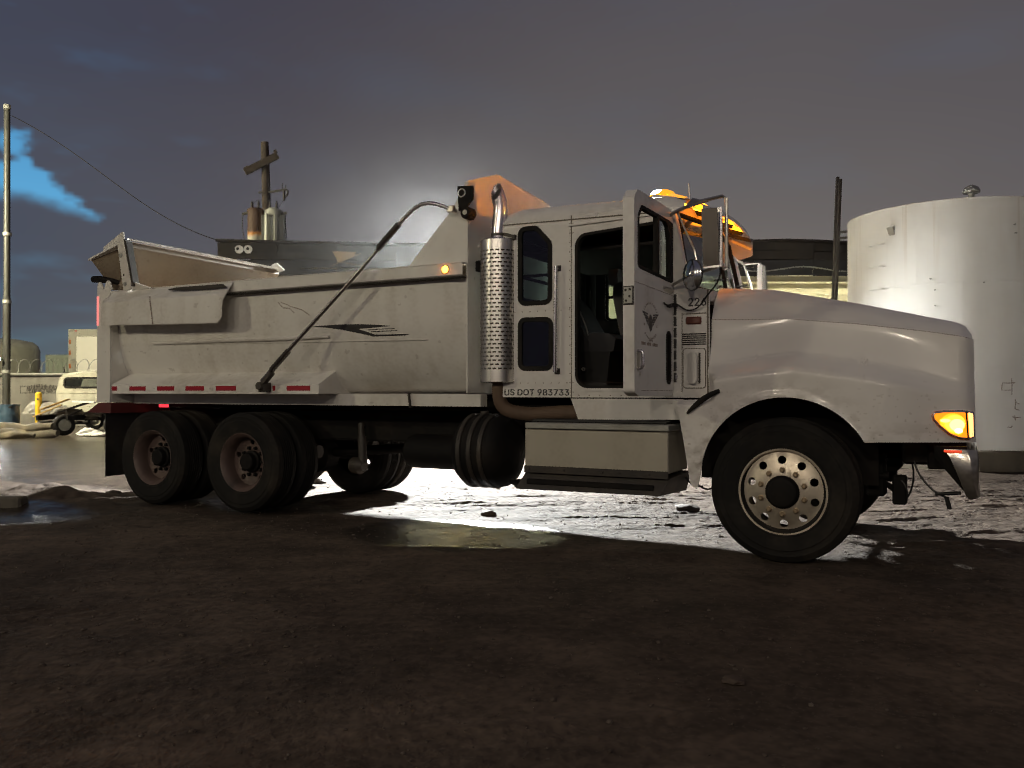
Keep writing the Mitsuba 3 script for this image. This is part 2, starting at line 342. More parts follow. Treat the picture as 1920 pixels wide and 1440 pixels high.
# ---------------------------------------------------------------- the ground: packed dirt with ruts, wet at the back
def graded(lo, hi, step, far, grow=1.22):
    a = list(np.arange(lo, hi + step / 2, step))
    s, x = step, a[-1]
    while x < far:
        s *= grow; x += s; a.append(x)
    s, x = step, a[0]
    while x > -far:
        s *= grow; x -= s; a.insert(0, x)
    return np.array(a)
def ground_height(x, y):
    p = np.stack([x, y, np.zeros_like(x)], -1)
    u = x * RIGHT[0] + y * RIGHT[1]; v = x * AWAY[0] + y * AWAY[1]
    wob = v + 0.5 * (meshkit.fbm(p * 0.35, 3, 5) - 0.5)
    h = 0.05 * (meshkit.fbm(p * 0.45, 4, 1) - 0.5) + 0.018 * (meshkit.fbm(p * 3.1, 4, 2) - 0.5) + 0.010 * (meshkit.fbm(p * 11.0, 2, 12) - 0.5)
    q = np.stack([u * 0.55, wob * 5.5, np.zeros_like(u)], -1)
    band = sstep(0.2, 1.6, y) * sstep(-7, -4, x)
    rut = meshkit.fbm(q, 4, 8)
    h += band * (0.10 * (rut - 0.5) - 0.035 * sstep(0.58, 0.70, rut))
    fine = meshkit.fbm(np.stack([u * 1.6, wob * 15.0, np.zeros_like(u)], -1), 3, 14)
    h += band * 0.016 * (fine - 0.5) + band * 0.020 * (meshkit.fbm(p * 9.0, 3, 33) - 0.5) + sstep(-0.4, 1.0, y) * 0.020 * (meshkit.fbm(p * 7.0, 3, 15) - 0.5)
    # tyre prints
    for c0, amp in ((0.0, 1.0), (1.95, 0.8)):
        d = np.abs(wob - (8.35 + c0 + 0.10 * u))
        inside = sstep(0.20, 0.15, d)
        bars = np.sin((u + 0.7 * d) * 2 * np.pi / 0.13)
        h += band * inside * amp * (-0.022 + 0.016 * (bars > 0.1))
    for c0, sl, am in ((-1.75, -.10, 1.0), (.05, -.10, .8), (-2.9, .16, .7)):
        d = np.abs(v + .25 * (meshkit.fbm(p * 0.3, 2, 51) - .5) - (c0 + sl * u))
        worn = sstep(.42, .62, meshkit.fbm(p * 0.8 + 7, 3, 52)) * sstep(1.2, .2, y)
        bars = np.sin((u + .8 * d) * 2 * np.pi / .15)
        h += worn * am * sstep(.24, .17, d) * (-.012 + .010 * (bars > .15)) + worn * am * .010 * np.exp(-((d - .25) / .05) ** 2)
    # a churned heap on the left, clods near the wheels
    h += 0.14 * np.exp(-(((x + 8.3) / 0.9) ** 2 + ((y + 0.25) / 0.45) ** 2)) * (0.5 + meshkit.fbm(p * 4, 3, 3))
    heap = sstep(-6.6, -7.6, x) * sstep(-1.6, -0.6, y) * sstep(1.0, 0.2, y)
    h += heap * 0.10 * (meshkit.fbm(p * 2.6, 4, 21) - 0.45)
    flat = np.ones_like(x)
    for cx, cy in ((0, 0.2), (-5.42, 0.3), (-6.78, 0.3), (0, 2.2), (-5.42, 2.1), (-6.78, 2.1)):
        flat = np.minimum(flat, sstep(0.25, 0.75, np.hypot(x - cx, (y - cy) * 1.1)))
    far = sstep(30, 60, np.hypot(x, y))
    return h * np.maximum(flat, 0.06) * (1 - far) - 0.012 * (1 - flat)
gx, gy = graded(-10.2, 4.6, 0.032, 900), graded(-4.8, 7.6, 0.032, 900)
GX, GY = np.meshgrid(gx, gy, indexing="ij")
GZ = ground_height(GX, GY)
nx_, ny_ = GX.shape
ii = np.arange(nx_ * ny_).reshape(nx_, ny_)
quads = np.stack([ii[:-1, :-1], ii[1:, :-1], ii[1:, 1:], ii[:-1, 1:]], -1).reshape(-1, 4)
def wet_fn(p):
    n = fbm(p.x * 1.1, p.y * 1.1, 0, 4)
    n2 = fbm(p.x * 0.35 + 5, p.y * 0.35, 0, 3)
    a = dr.exp(-(dr.square((p.x + 2.75) / 1.1) + dr.square((p.y + 0.1) / 0.75)))
    b = dr.exp(-(dr.square((p.x + 5.6) / 1.5) + dr.square((p.y - 0.6) / 1.0)))
    u = p.x * float(RIGHT[0]) + p.y * float(RIGHT[1]); v = p.x * float(AWAY[0]) + p.y * float(AWAY[1])
    bands = fbm(u * 0.35 + 3, v * 0.9, 2, 4)
    c = (1 - smoothstep(-8.2, -6.6, p.x)) * smoothstep(0.0, 1.6, p.y) * (0.30 + 1.45 * bands)
    d = dr.exp(-(dr.square((p.x + 8.0) / 2.2) + dr.square((p.y + 1.1) / 0.8)))
    k = dr.maximum(dr.maximum(a * 1.25, b * 0.9), dr.maximum(c * 1.05, d * 0.8))
    return smoothstep(0.40, 0.62, k * (0.45 + 0.9 * (0.6 * n + 0.4 * n2)))
def shiny_fn(p):
    return 0.45 + 0.55 * (1 - smoothstep(-8.2, -6.6, p.x))
def ground_col(p, n, uv):
    a = fbm(p.x * 0.5, p.y * 0.5, 0, 4)
    b = fbm(p.x * 2.3, p.y * 2.3, 3, 4)
    g = fbm(p.x * 26, p.y * 26, 0, 3)
    c = mix((0.036, 0.0262, 0.0202), (0.070, 0.0515, 0.0395), smoothstep(0.25, 0.75, 0.5 * a + 0.5 * b))
    c = c * (0.62 + 0.76 * g) * (0.75 + 0.5 * fbm(p.x * 6, p.y * 6, 5, 3))
    streak = fbm((p.x * float(RIGHT[0]) + p.y * float(RIGHT[1])) * 0.9, (p.x * float(AWAY[0]) + p.y * float(AWAY[1])) * 7, 4, 3)
    c = c * (0.92 + 0.16 * smoothstep(0.35, 0.65, streak))
    st = smoothstep(0.70, 0.76, fbm(p.x * 55, p.y * 55, 0, 2))
    c = mix(c, (0.075, 0.060, 0.05), st * 0.35)
    stain = smoothstep(0.56, 0.66, fbm(p.x * 0.85 + 4, p.y * 0.85 + 8, 1, 4))
    c = c * (1 - 0.22 * stain)
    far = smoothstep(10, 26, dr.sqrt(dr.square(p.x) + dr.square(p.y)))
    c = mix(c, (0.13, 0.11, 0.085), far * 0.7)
    return c * (1 - 0.50 * wet_fn(p))
def ground_rough(p, n, uv):
    return 0.66 - 0.57 * shiny_fn(p) + 0.12 * (fbm(p.x * 9, p.y * 9, 0, 2) - 0.5)
def ground_bump(p, n, uv):
    f = fbm(p.x * 24, p.y * 24, 0, 3) * 0.016 + fbm(p.x * 95, p.y * 95, 0, 2) * 0.005
    return f * (1 - 0.72 * wet_fn(p))
bump_ = {"type": "bumpmap", "arbitrary": proc(ground_bump, 3e-3), "scale": 1.0}
scene["dirt"] = two({"type": "blendbsdf", "weight": proc(lambda p, n, uv: wet_fn(p)), "a": {**bump_, "bsdf": pr_(proc(ground_col), 0.88, specular=0.22)},
                     "b": {**bump_, "bsdf": pr_(proc(ground_col), proc(ground_rough), specular=0.5)}})
put("ground", (np.stack([GX, GY, GZ], -1).reshape(-1, 3), quads), "dirt", smooth=True, kind="structure")
def gz(x, y):
    return float(ground_height(np.array([x], float), np.array([y], float))[0])

# loose grit lying on the dirt
ico0 = trimesh.creation.icosahedron()
gv, gf = [], []
n_grit = 5200
gxy = np.stack([rng.uniform(-6.5, 3.4, n_grit), np.where(rng.random(n_grit) < .55, rng.uniform(-4.4, .5, n_grit), rng.uniform(.5, 7.0, n_grit))], 1)
gh_ = ground_height(gxy[:, 0], gxy[:, 1])
for k in range(n_grit):
    r = .004 + .011 * rng.random() ** 3
    v = np.array(ico0.vertices) * (r * rng.uniform(.6, 1.35, 3)) * (1, 1, .7)
    a = rng.uniform(0, 6.28)
    v = np.stack([v[:, 0] * math.cos(a) - v[:, 1] * math.sin(a), v[:, 0] * math.sin(a) + v[:, 1] * math.cos(a), v[:, 2]], 1) + (gxy[k, 0], gxy[k, 1], gh_[k] + .2 * r)
    gf.append(np.array(ico0.faces) + 12 * k); gv.append(v)
put("grit", trimesh.Trimesh(np.vstack(gv), np.vstack(gf), process=False), "grit_stone", smooth=False, label="loose grit and small stones scattered over the dirt", cat="gravel", kind="stuff")

# ---------------------------------------------------------------- the dump truck; x forward, y away from the near (right) side, z up
TR = put("dump_truck", None, None, label="white three axle dump truck with its passenger door open and amber lamps lit", cat="truck")
def part(name, mesh, m, parent=TR, **k):
    return put(name, mesh, m, parent, **k)
CY = 1.22

# wheels
TYRE = [(0.285, 0.03), (0.30, 0.0), (0.325, -0.004), (0.333, -0.008), (0.338, -0.004), (0.40, -0.013), (0.430, -0.016), (0.436, -0.011), (0.462, -0.010), (0.470, -0.014), (0.492, -0.002), (0.512, 0.012), (0.519, 0.034)]
def tyre_profile(w, grooves=5):
    p = list(TYRE)
    g = np.linspace(0.05, w - 0.05, grooves + 2)[1:-1]
    for c in g:
        p += [(0.5205, c - 0.011), (0.505, c - 0.007), (0.505, c + 0.007), (0.5205, c + 0.011)]
    return p + [(r, w - d) for r, d in TYRE[::-1]]
def tyre(x, y, w=0.28, n=72, flip=False):
    return lathe(tyre_profile(w), (x, y, 0.515), "y", n)
def hole_disc(R, t, holes, hr, hn, x, y, z=0.515, phase=0.0, dish=0.0):
    d = m3.Manifold.cylinder(t, R, R, 64)
    for k in range(hn):
        a = phase + 2 * np.pi * k / hn
        d = d - m3.Manifold.cylinder(4 * t, hr, hr, 20).translate([holes * np.cos(a), holes * np.sin(a), -t])
    m = mm(d.refine_to_length(0.06))
    v = np.array(m.vertices)
    r = np.hypot(v[:, 0], v[:, 1])
    off = dish * sstep(0.13, R * 0.95, r)
    return trimesh.Trimesh(np.stack([x + v[:, 0], y + v[:, 2] + off, z + v[:, 1]], 1), np.array(m.faces)[:, ::-1], process=False)
def lug(x, y, z, r=0.017, h=0.03, out=-1):
    return lathe([(0.0, 0), (r * 1.35, 0.0), (r * 1.35, out * 0.006), (r, out * 0.007), (r, out * h), (r * 0.7, out * (h + 0.004)), (0, out * (h + 0.004))], (x, y, z), "y", 6)
def front_wheel(y, out):
    """out = -1: the wheel's outer face looks to -y."""
    w = part("wheel", None, None)
    part("tyre", lathe([(max(r, .28 + (r - .28) * 1.07), (d if out < 0 else 0.28 - d)) for r, d in tyre_profile(0.28, 4)], (0, y, 0.525), "y", 88), "black_rubber", w)
    f = (lambda d: y + d) if out < 0 else (lambda d: y + 0.28 - d)
    rim = [(0.300, 0.020), (0.320, 0.006), (0.320, -0.004), (0.306, -0.003), (0.300, 0.012), (0.29, 0.05), (0.286, 0.24)]
    part("rim", lathe([(r, d if out < 0 else 0.28 - d) for r, d in rim], (0, y, 0.515), "y", 72), "wheel_steel", w)
    part("wheel_disc", hole_disc(0.303, 0.012, 0.235, 0.030, 10, 0, f(0.0) if out < 0 else f(0.012), phase=0.34, dish=0.03 * -out), "wheel_steel", w)
    part("hub", lathe([(0, f(-0.055)), (0.085, f(-0.055)), (0.105, f(-0.045)), (0.113, f(-0.02)), (0.122, f(-0.012)), (0.122, f(0.02))], (0, 0, 0.515), "y", 40), "chassis_black", w)
    for k in range(10):
        a = 2 * np.pi * (k + 0.5) / 10
        part("lug_nut", lug(0.163 * np.cos(a), f(0.004), 0.515 + 0.163 * np.sin(a), out=out), "lug_steel", w)
    return w
front_wheel(0.03, -1)
front_wheel(2.13, 1)
def dual_wheel(x, far=False):
    w = part("wheel", None, None)
    F_ = (lambda m: mirror(m)) if far else (lambda m: m)
    part("tyre", F_(lathe(tyre_profile(0.27), (x, 0.0, 0.52), "y", 72)), "black_rubber", w, label="outer tyre of the dual pair")
    part("tyre", F_(lathe(tyre_profile(0.27), (x, 0.335, 0.52), "y", 72)), "black_rubber", w, label="inner tyre of the dual pair")
    rim = [(0.285, 0.26), (0.265, 0.24), (0.262, 0.10), (0.268, 0.05), (0.285, 0.03), (0.300, 0.006), (0.307, 0.0), (0.303, -0.004), (0.292, 0.004), (0.278, 0.022), (0.256, 0.05), (0.250, 0.10), (0.250, 0.165)]
    part("rim", F_(lathe(rim, (x, 0, 0.52), "y", 64)), "wheel_red", w)
    part("wheel_disc", F_(hole_disc(0.252, 0.012, 0.205, 0.030, 5, x, 0.165, 0.52, phase=0.3, dish=-0.02)), "wheel_red", w)
    part("hub", F_(lathe([(0, 0.055), (0.075, 0.055), (0.088, 0.065), (0.092, 0.12), (0.115, 0.128), (0.115, 0.17)], (x, 0, 0.52), "y", 32)), "chassis_black", w)
    for k in range(10):
        a = 2 * np.pi * k / 10
        part("lug_nut", F_(lug(x + 0.145 * np.cos(a), 0.163, 0.52 + 0.145 * np.sin(a))), "chassis_black", w)
for x in (-5.42, -6.78):
    dual_wheel(x); dual_wheel(x, True)

# chassis
ch = part("chassis", None, None)
for y in (0.80, 1.56):
    rail = cat_(box(-7.45, 1.02, y, y + 0.012, 0.74, 1.05), box(-7.45, 1.02, y - 0.0 if y < 1.2 else y - 0.07, y + 0.07 if y < 1.2 else y + 0.012, 0.728, 0.739), box(-7.45, 1.02, y if y < 1.2 else y - 0.07, y + 0.07 if y < 1.2 else y + 0.012, 1.051, 1.062))
    part("frame_rail", rail, "chassis_black", ch)
for x in (-7.3, -6.1, -4.6, -3.4, -2.2, -0.9, 0.7):
    part("cross_member", box(x - 0.05, x + 0.05, 0.87, 1.55, 0.78, 0.98), "chassis_black", ch)
for x in (-5.42, -6.78):
    ax = cat_(tube([(x, 0.55, 0.52), (x, 0.9, 0.52), (x, 1.0, 0.52), (x, 1.12, 0.52), (x, 1.32, 0.52), (x, 1.44, 0.52), (x, 1.54, 0.52), (x, 1.89, 0.52)], [0.075, 0.085, 0.1, 0.2, 0.2, 0.1, 0.085, 0.075], 20))
    part("axle", ax, "chassis_black", ch)
    for y in (0.72, 1.72):
        part("brake_chamber", lathe([(0, 0), (0.075, 0), (0.088, 0.02), (0.088, 0.10), (0.094, 0.105), (0.094, 0.12), (0.08, 0.13), (0.07, 0.20), (0, 0.2)], (x + 0.22, y, 0.60), "x", 24), "dark_metal", ch)
part("axle", cat_(bar((0, 0.35, 0.46), (0, 2.1, 0.46), 0.12, 0.12), box(-0.09, 0.09, 0.30, 0.42, 0.36, 0.68), box(-0.09, 0.09, 2.02, 2.14, 0.36, 0.68)), "chassis_black", ch)
for y in (0.62, 1.74):
    part("walking_beam", hull([(-6.9, y - .06, .60), (-6.9, y + .06, .60), (-6.9, y - .06, .72), (-6.9, y + .06, .72), (-5.3, y - .06, .60), (-5.3, y + .06, .60), (-5.3, y - .06, .72), (-5.3, y + .06, .72), (-6.1, y - .06, .40), (-6.1, y + .06, .40), (-6.1, y - .06, .98), (-6.1, y + .06, .98)]), "chassis_black", ch)
    lf = [(x, y, 0.66 + 0.09 * ((x + 0.05) / 0.72) ** 2) for x in np.linspace(-0.78, 0.68, 15)]
    part("leaf_spring", cat_(*[loft([[(a[0], a[1] - .045, a[2] - .025 * k), (a[0], a[1] + .045, a[2] - .025 * k), (a[0], a[1] + .045, a[2] - .02 - .025 * k), (a[0], a[1] - .045, a[2] - .02 - .025 * k)] for a in lf[k * 2:15 - k * 2]], closed=True) for k in range(4)]), "chassis_black", ch)
part("drive_shaft", rod((-5.2, 1.22, 0.56), (-2.2, 1.22, 0.78), 0.055), "chassis_black", ch)
part("gearbox", cat_(tube([(-2.3, 1.22, 0.82), (-2.0, 1.22, 0.82), (-1.2, 1.22, 0.86), (-0.9, 1.22, 0.88)], [0.12, 0.2, 0.24, 0.28], 20), box(-0.85, 0.75, 0.92, 1.52, 0.62, 1.35, .04)), "chassis_black", ch)
part("shock_absorber", cat_(rod((-4.42, .70, .92), (-4.36, .66, .52), .035), rod((-4.40, .69, .78), (-4.36, .66, .50), .048)), "dark_metal", ch)
part("brake_chamber", lathe([(0, 0), (0.075, 0), (0.088, 0.02), (0.088, 0.10), (0.094, 0.105), (0.08, 0.13), (0.06, 0.16), (0, 0.16)], (-4.5, .66, .48), "x", 24), "dark_metal", ch)
part("inner_tank", lathe([(0, 0), (.1, 0.0), (.15, .03), (.17, .08), (.17, .82), (.15, .87), (0, .9)], (-3.75, .62, .66), "x", 28), "chassis_black", ch)
# front end under the hood
part("radiator", box(0.78, 0.98, 0.45, 1.99, 0.72, 1.60, .02), "chassis_black", ch)
part("tie_rod", rod((-0.2, 0.38, 0.40), (-0.2, 2.06, 0.40), 0.022), "chassis_black", ch)
for q in ((.52, .66, .56, .70, .46, .80, .02), (.52, .66, 1.72, 1.86, .46, .80, .02), (.70, .80, 0.60, 0.72, .40, .62, .012)):
    part("front_hanger", box(*q), "chassis_black", ch)
part("steering_link", cat_(tube(spline([(0.1, .62, .55), (.35, .60, .50), (.62, .62, .56), (.74, .66, .47)]), .022), rod((.0, .55, .60), (.68, .58, .62), .03)), "chassis_black", ch)
for k, q in enumerate([[(.72, .62, .62), (.80, .60, .52), (.79, .62, .43)], [(.86, .5, .80), (.93, .42, .60), (1.02, .40, .52), (1.08, .36, .50)], [(.82, .58, .80), (.84, .56, .55), (.80, .6, .45)],
                        [(-.80, .40, .62), (-.74, .40, .50), (-.66, .42, .46), (-.60, .42, .5)], [(-.86, .42, .60), (-.78, .42, .49), (-.70, .42, .48)]]):
    part("cable", tube(spline(q), 0.007, 6), "black_plastic", ch)
part("cable", cat_(rod((1.07, .36, .505), (1.09, .37, .42), .016), rod((1.00, .38, .52), (1.16, .34, .54), .012)), "black_plastic", ch)
inf = warped(sg.Polygon([(-.72, .55), (-.72, 1.2), (-.5, 1.36), (.9, 1.36), (1.1, 1.0), (1.1, .92), (.62, .92), (.62, .55)]), .012, lambda x, z: 0.46 + 0 * x, .2)
part("inner_fender", inf, "chassis_black", ch)
part("inner_fender", mirror(inf), "chassis_black", ch)

# hood and fenders
def hood_y(x, z):
    ridge = np.interp(x, [-0.9, -0.29, 0.08, 0.6, 0.95, 1.24], [1.30, 1.385, 1.425, 1.345, 1.262, 1.19])
    low = 0.015 + 0.20 * sstep(0.55, 1.25, x) ** 1.3
    s = sstep(-0.015, 0.13, z - ridge)
    s2 = 0.66 * s + 0.34 * sstep(0.0, 0.42, z - ridge)
    y = low + (0.268 - low) * s2
    y = np.where(x < -0.5, y + (0.19 - y) * sstep(1.16, 1.22, z) * sstep(-0.5, -0.585, x) * (1 - s), y)
    corner = np.clip((x - 1.14) / 0.11, 0, 0.98)
    y = y + 0.11 * (1 - np.sqrt(1 - corner ** 2))
    lip = np.exp(-((np.hypot(x, (z - 0.60) * 0.985) - 0.615) / 0.03) ** 2) * (z > 0.7)
    return y - 0.012 * lip
arch = [(.655, .90)] + [(0.02 + .622 * math.cos(a), .60 + .613 * math.sin(a)) for a in np.linspace(0.50, 2.95, 40)] + [(-.612, .60)]
crease_x = [-0.585, 0.0, 0.5, 0.95, 1.15, 1.245]
crease_z = [1.826, 1.808, 1.752, 1.683, 1.645, 1.62]
cre = [(x, float(np.interp(x, crease_x, crease_z))) for x in np.linspace(1.245, -.585, 40)]
side = sg.Polygon([(1.255, .905)] + cre + [(-.585, 1.195), (-.80, 1.188), (-.745, .90), (-.69, .56), (-.665, .515), (-.628, .515)] + arch[::-1]).buffer(0)
hood_mesh = warped(side, 0.014, hood_y, 0.024)
hd = part("hood", None, None)
part("hood_side", hood_mesh, "hood_paint", hd, smooth=40)
part("hood_side", mirror(hood_mesh), "hood_paint", hd, smooth=40)
top = []
for x in np.linspace(-.585, 1.235, 44):
    zc = float(np.interp(x, crease_x, crease_z))
    zt = float(np.interp(x, [-.68, -.16, .436, .80, .95, 1.12, 1.19, 1.22, 1.24], [2.112, 2.066, 1.935, 1.845, 1.806, 1.765, 1.735, 1.70, 1.655]))
    h = zt - zc
    inset = float(hood_y(np.array([x]), np.array([zc]))[0])
    half = [(inset, zc), (inset + .02, zc + .10 * h), (inset + .07, zc + .42 * h), (inset + .15, zc + .74 * h), (.55, zt), (.75, zt + .012), (CY, zt + .03)]
    ring = spline([(x, a, b) for a, b in half + [(2 * CY - a, b) for a, b in half[-2::-1]]], 40)
    ring[:, 0] = x
    top.append(ring)
part("hood_top", loft(top), "hood_paint", hd, smooth=40)
nose = []
for z in np.linspace(.905, 1.62, 12):
    yc = float(hood_y(np.array([1.245]), np.array([z]))[0])
    nose.append([(1.245 - 0.0 * abs(t), y, z) for t, y in zip(np.linspace(-1, 1, 12), np.linspace(yc, 2 * CY - yc, 12))])
part("grille_surround", loft(nose), "hood_paint", hd)
gr = part("grille", box(1.2455, 1.247, .72, 1.72, 1.0, 1.55, .0005), "panel_gap", hd)
for k in range(9):
    part("grille_bar", box(1.2472, 1.249, .72, 1.72, 1.02 + k * .058, 1.045 + k * .058, .0005), "chrome", hd)
part("hood_seam", tube([(x, float(hood_y(np.array([x]), np.array([z]))[0]) + .0005, z) for x, z in cre], .0022, 6), "decal_faded", hd)
part("hood_latch", tube(spline([(-.455, .0, 1.262), (-.52, -.012, 1.232), (-.60, -.015, 1.18), (-.66, -.01, 1.13), (-.705, .0, 1.088)]), [.010 + .012 * math.sin(math.pi * min(1, (k + 3) / 26)) for k in range(24)], 8), "black_rubber", hd, label="black rubber hood strap")
# headlamp and turn signal in the fender corner
def yout(x, z):
    return float(hood_y(np.array([x]), np.array([z]))[0])
lamp_out = [(.985, 1.095), (1.0, 1.118), (1.06, 1.126), (1.175, 1.128), (1.245, 1.115), (1.25, .94), (1.21, .922), (1.15, .928), (1.09, .955), (1.03, 1.01), (.99, 1.06)]
sig = rpoly(lamp_out, .012)
hl = part("turn_signal", warped(sig.buffer(-.014), .03, lambda x, z: hood_y(x, z) - .016, .03), "amber_lens", label="lit amber turn signal lens", **emit(.22, .045, .0016))
for k, (cx, cz, rx, rz, L) in enumerate(((1.115, 1.035, .078, .070, (.40, .10, .004)), (1.128, 1.035, .062, .058, (.9, .32, .014)), (1.140, 1.025, .046, .042, (1.9, .95, .07)), (1.070, 1.055, .032, .013, (1.5, .75, .06)), (1.15, .985, .026, .018, (2.4, 1.4, .16)))):
    e = [(cx + rx * math.cos(a), cz + rz * math.sin(a)) for a in np.linspace(0, 2 * np.pi, 22)[:-1]]
    part("lens_facet", warped(sg.Polygon(e).intersection(sig.buffer(-.018)), .004, lambda x, z: hood_y(x, z) - .0175 - .0011 * k, .02), "amber_lens", hl, **emit(*L))
part("side_lens", warped(rpoly([(1.207, 1.112), (1.238, 1.104), (1.243, .945), (1.218, .937)], .005), .008, lambda x, z: hood_y(x, z) - .021, .02), "amber_lens", hl, **emit(.30, .13, .045))
part("lens_divider", warped(sg.Polygon([(1.192, 1.118), (1.203, 1.118), (1.213, .935), (1.203, .935)]), .012, lambda x, z: hood_y(x, z) - .023, .02), "dark_trim", hl)
part("bezel", warped(sig.difference(sig.buffer(-.015)), .034, lambda x, z: hood_y(x, z) - .020, .025), "chrome", hl)
# bumper end
def bump(y_off):
    out = []
    for z, x0, x1, dy in ((.862, 1.06, 1.262, .02), (.80, 1.10, 1.272, .0), (.70, 1.14, 1.272, -.01), (.60, 1.175, 1.27, .0), (.54, 1.195, 1.285, .03), (.525, 1.21, 1.27, .06)):
        out.append([(x0, .06 + dy + y_off, z), (.35 * x0 + .65 * x1, .045 + dy + y_off, z), (x1 - .015, .07 + dy + y_off, z), (x1, .13 + dy + y_off, z), (x1, CY, z)])
    return loft(out)
part("bumper", bump(.02), "worn_chrome", smooth=50)
part("bumper", mirror(bump(.02)), "worn_chrome", smooth=50)
part("bumper_bracket", cat_(box(.95, 1.20, .35, 2.09, .70, .88, .01), hull([(1.0, .10, .88), (1.2, .10, .88), (1.2, .14, .55), (1.0, .14, .80), (1.0, .3, .88), (1.2, .3, .88)])), "chassis_black")
part("bumper_lamp", box(1.06, 1.17, .062, .09, .842, .856, .004), "red_lens", **emit(.10, .010, .003))

# cab
cab = part("cab", None, None)
CS = .19
roofline = [(-2.445, 2.70), (-2.445, 1.205), (-1.765, 1.205), (-.585, 1.205), (-.585, 2.06), (-.745, 2.09), (-.875, 2.72), (-.96, 2.76), (-2.40, 2.76)]
door_hole = rpoly([(-1.742, 1.275), (-1.742, 2.60), (-.905, 2.655), (-.885, 2.15), (-.885, 1.275)], .12)
win_up = rpoly([(-2.271, 2.02), (-2.271, 2.692), (-2.10, 2.692), (-1.963, 2.545), (-1.963, 2.02)], .06)
win_lo = rpoly([(-2.271, 1.448), (-2.271, 1.896), (-1.953, 1.888), (-1.953, 1.448)], .06)
wall = sg.Polygon(roofline).difference(door_hole).difference(win_up.buffer(.0)).difference(win_lo)
far_win = rpoly([(-1.62, 2.06), (-1.62, 2.58), (-.95, 2.60), (-.86, 2.06)], .06)
sw = part("side_panel", prism(wall, CS, CS + .03), "white_paint", cab)
part("side_panel", prism(sg.Polygon(roofline).difference(far_win).difference(win_up).difference(win_lo), 2 * CY - CS - .03, 2 * CY - CS), "white_paint", cab, label="driver's side panel of the cab")
for w_ in (win_up, win_lo):
    for y0 in (CS, 2 * CY - CS - .02):
        wn = part("window", prism(w_.buffer(.012).difference(w_.buffer(-.028)), y0 - .008, y0 + .024), "black_rubber", cab)
        part("pane", prism(w_.buffer(-.025), y0 + .005, y0 + .006), "dark_glass" if y0 < 1 else "clear_glass", wn, smooth=False)
wn = part("window", prism(far_win.buffer(.012).difference(far_win.buffer(-.02)), 2 * CY - CS - .024, 2 * CY - CS + .008), "black_rubber", cab)
part("pane", prism(far_win.buffer(-.018), 2 * CY - CS - .006, 2 * CY - CS - .005), "clear_glass", wn, smooth=False)
part("window_bar", box(-2.245, -1.99, CS + .006, CS + .02, 2.255, 2.28, .003), "black_rubber", cab)
part("window_bar", box(-2.26, -1.975, 2 * CY - CS - .03, 2 * CY - CS - .01, 2.265, 2.295, .003), "black_rubber", cab)
seal = door_hole.buffer(.004).difference(door_hole.buffer(-.030))
part("door_frame", prism(door_hole.buffer(.02).difference(door_hole.buffer(-.008)), CS - .008, CS + .05), "white_paint", cab)
part("door_seal", prism(seal, CS - .004, CS + .06), "black_rubber", cab)
roof_half = [(CS, 2.70), (CS - .004, 2.745), (CS + .012, 2.80), (CS + .07, 2.865), (CS + .2, 2.905), (CS + .5, 2.935), (CY, 2.95)]
def roof_mesh(x0, x1, slope=.02):
    rings = []
    for x in np.linspace(x0, x1, 12):
        e = np.clip((x - (x1 - .10)) / .10, 0, 1); e0 = np.clip(((x0 + .08) - x) / .08, 0, 1)
        dz = -slope * (x - x0) - .06 * e ** 2 - .04 * e0 ** 2
        rings.append(spline([(x, a, b + (dz if b > 2.75 else 0)) for a, b in roof_half + [(2 * CY - a, b) for a, b in roof_half[-2::-1]]], 40))
    return loft(rings)
part("roof", roof_mesh(-2.455, -.80), "white_paint", cab, smooth=40)
part("roof_seam", tube([(-2.45, CS - .004, 2.735), (-.89, CS - .004, 2.71)], .0055, 6), "seam_line", cab)
part("drip_rail", bar((-1.80, CS - .012, 2.672), (-.86, CS - .012, 2.70), .016, .014), "white_paint", cab)
back_win = rpoly([(.50, 2.10), (1.94, 2.10), (1.94, 2.56), (.50, 2.56)], .05)
part("back_panel", prism_x(sg.Polygon([(CS, 1.205), (2 * CY - CS, 1.205), (2 * CY - CS, 2.76), (CS, 2.76)]).difference(back_win), -2.445, -2.42), "white_paint", cab)
bw_ = part("window", prism_x(back_win.buffer(.012).difference(back_win.buffer(-.02)), -2.45, -2.40), "black_rubber", cab)
part("pane", prism_x(back_win.buffer(-.018), -2.432, -2.431), "clear_glass", bw_, smooth=False)
part("window_bar", box(-2.44, -2.425, .51, 1.93, 2.30, 2.33, .003), "black_rubber", cab)
part("cowl_seam", box(-.602, -.587, CS - .003, CS, 1.205, 2.06, .001), "seam_line", cab)
part("sleeper_seam", box(-1.774, -1.763, CS - .002, CS + .0, 1.205, 2.76, .0008), "seam_line", cab)
part("floor", box(-2.42, -.66, CS + .03, 2 * CY - CS - .03, 1.20, 1.26, .004), "cab_lining", cab)
part("door_sill", bar((-1.62, CS + .06, 1.285), (-.90, CS + .06, 1.285), .10, .03), "bright_steel", cab)
part("headliner", box(-2.41, -.92, CS + .035, 2 * CY - CS - .035, 2.655, 2.68, .004), "cab_lining", cab)
lin = sg.Polygon([(-2.41, 1.27), (-.68, 1.27), (-.68, 2.05), (-.78, 2.08), (-.9, 2.64), (-2.41, 2.64)])
part("lining", prism(lin.difference(far_win).difference(win_up).difference(win_lo), 2 * CY - CS - .045, 2 * CY - CS - .035), "cab_lining", cab)
part("lining", prism(lin.difference(door_hole.buffer(.03)).difference(win_up).difference(win_lo), CS + .062, CS + .07), "cab_lining", cab)
part("lining", prism_x(sg.box(CS + .04, 1.27, 2 * CY - CS - .05, 2.64).difference(back_win), -2.419, -2.41), "cab_lining", cab)
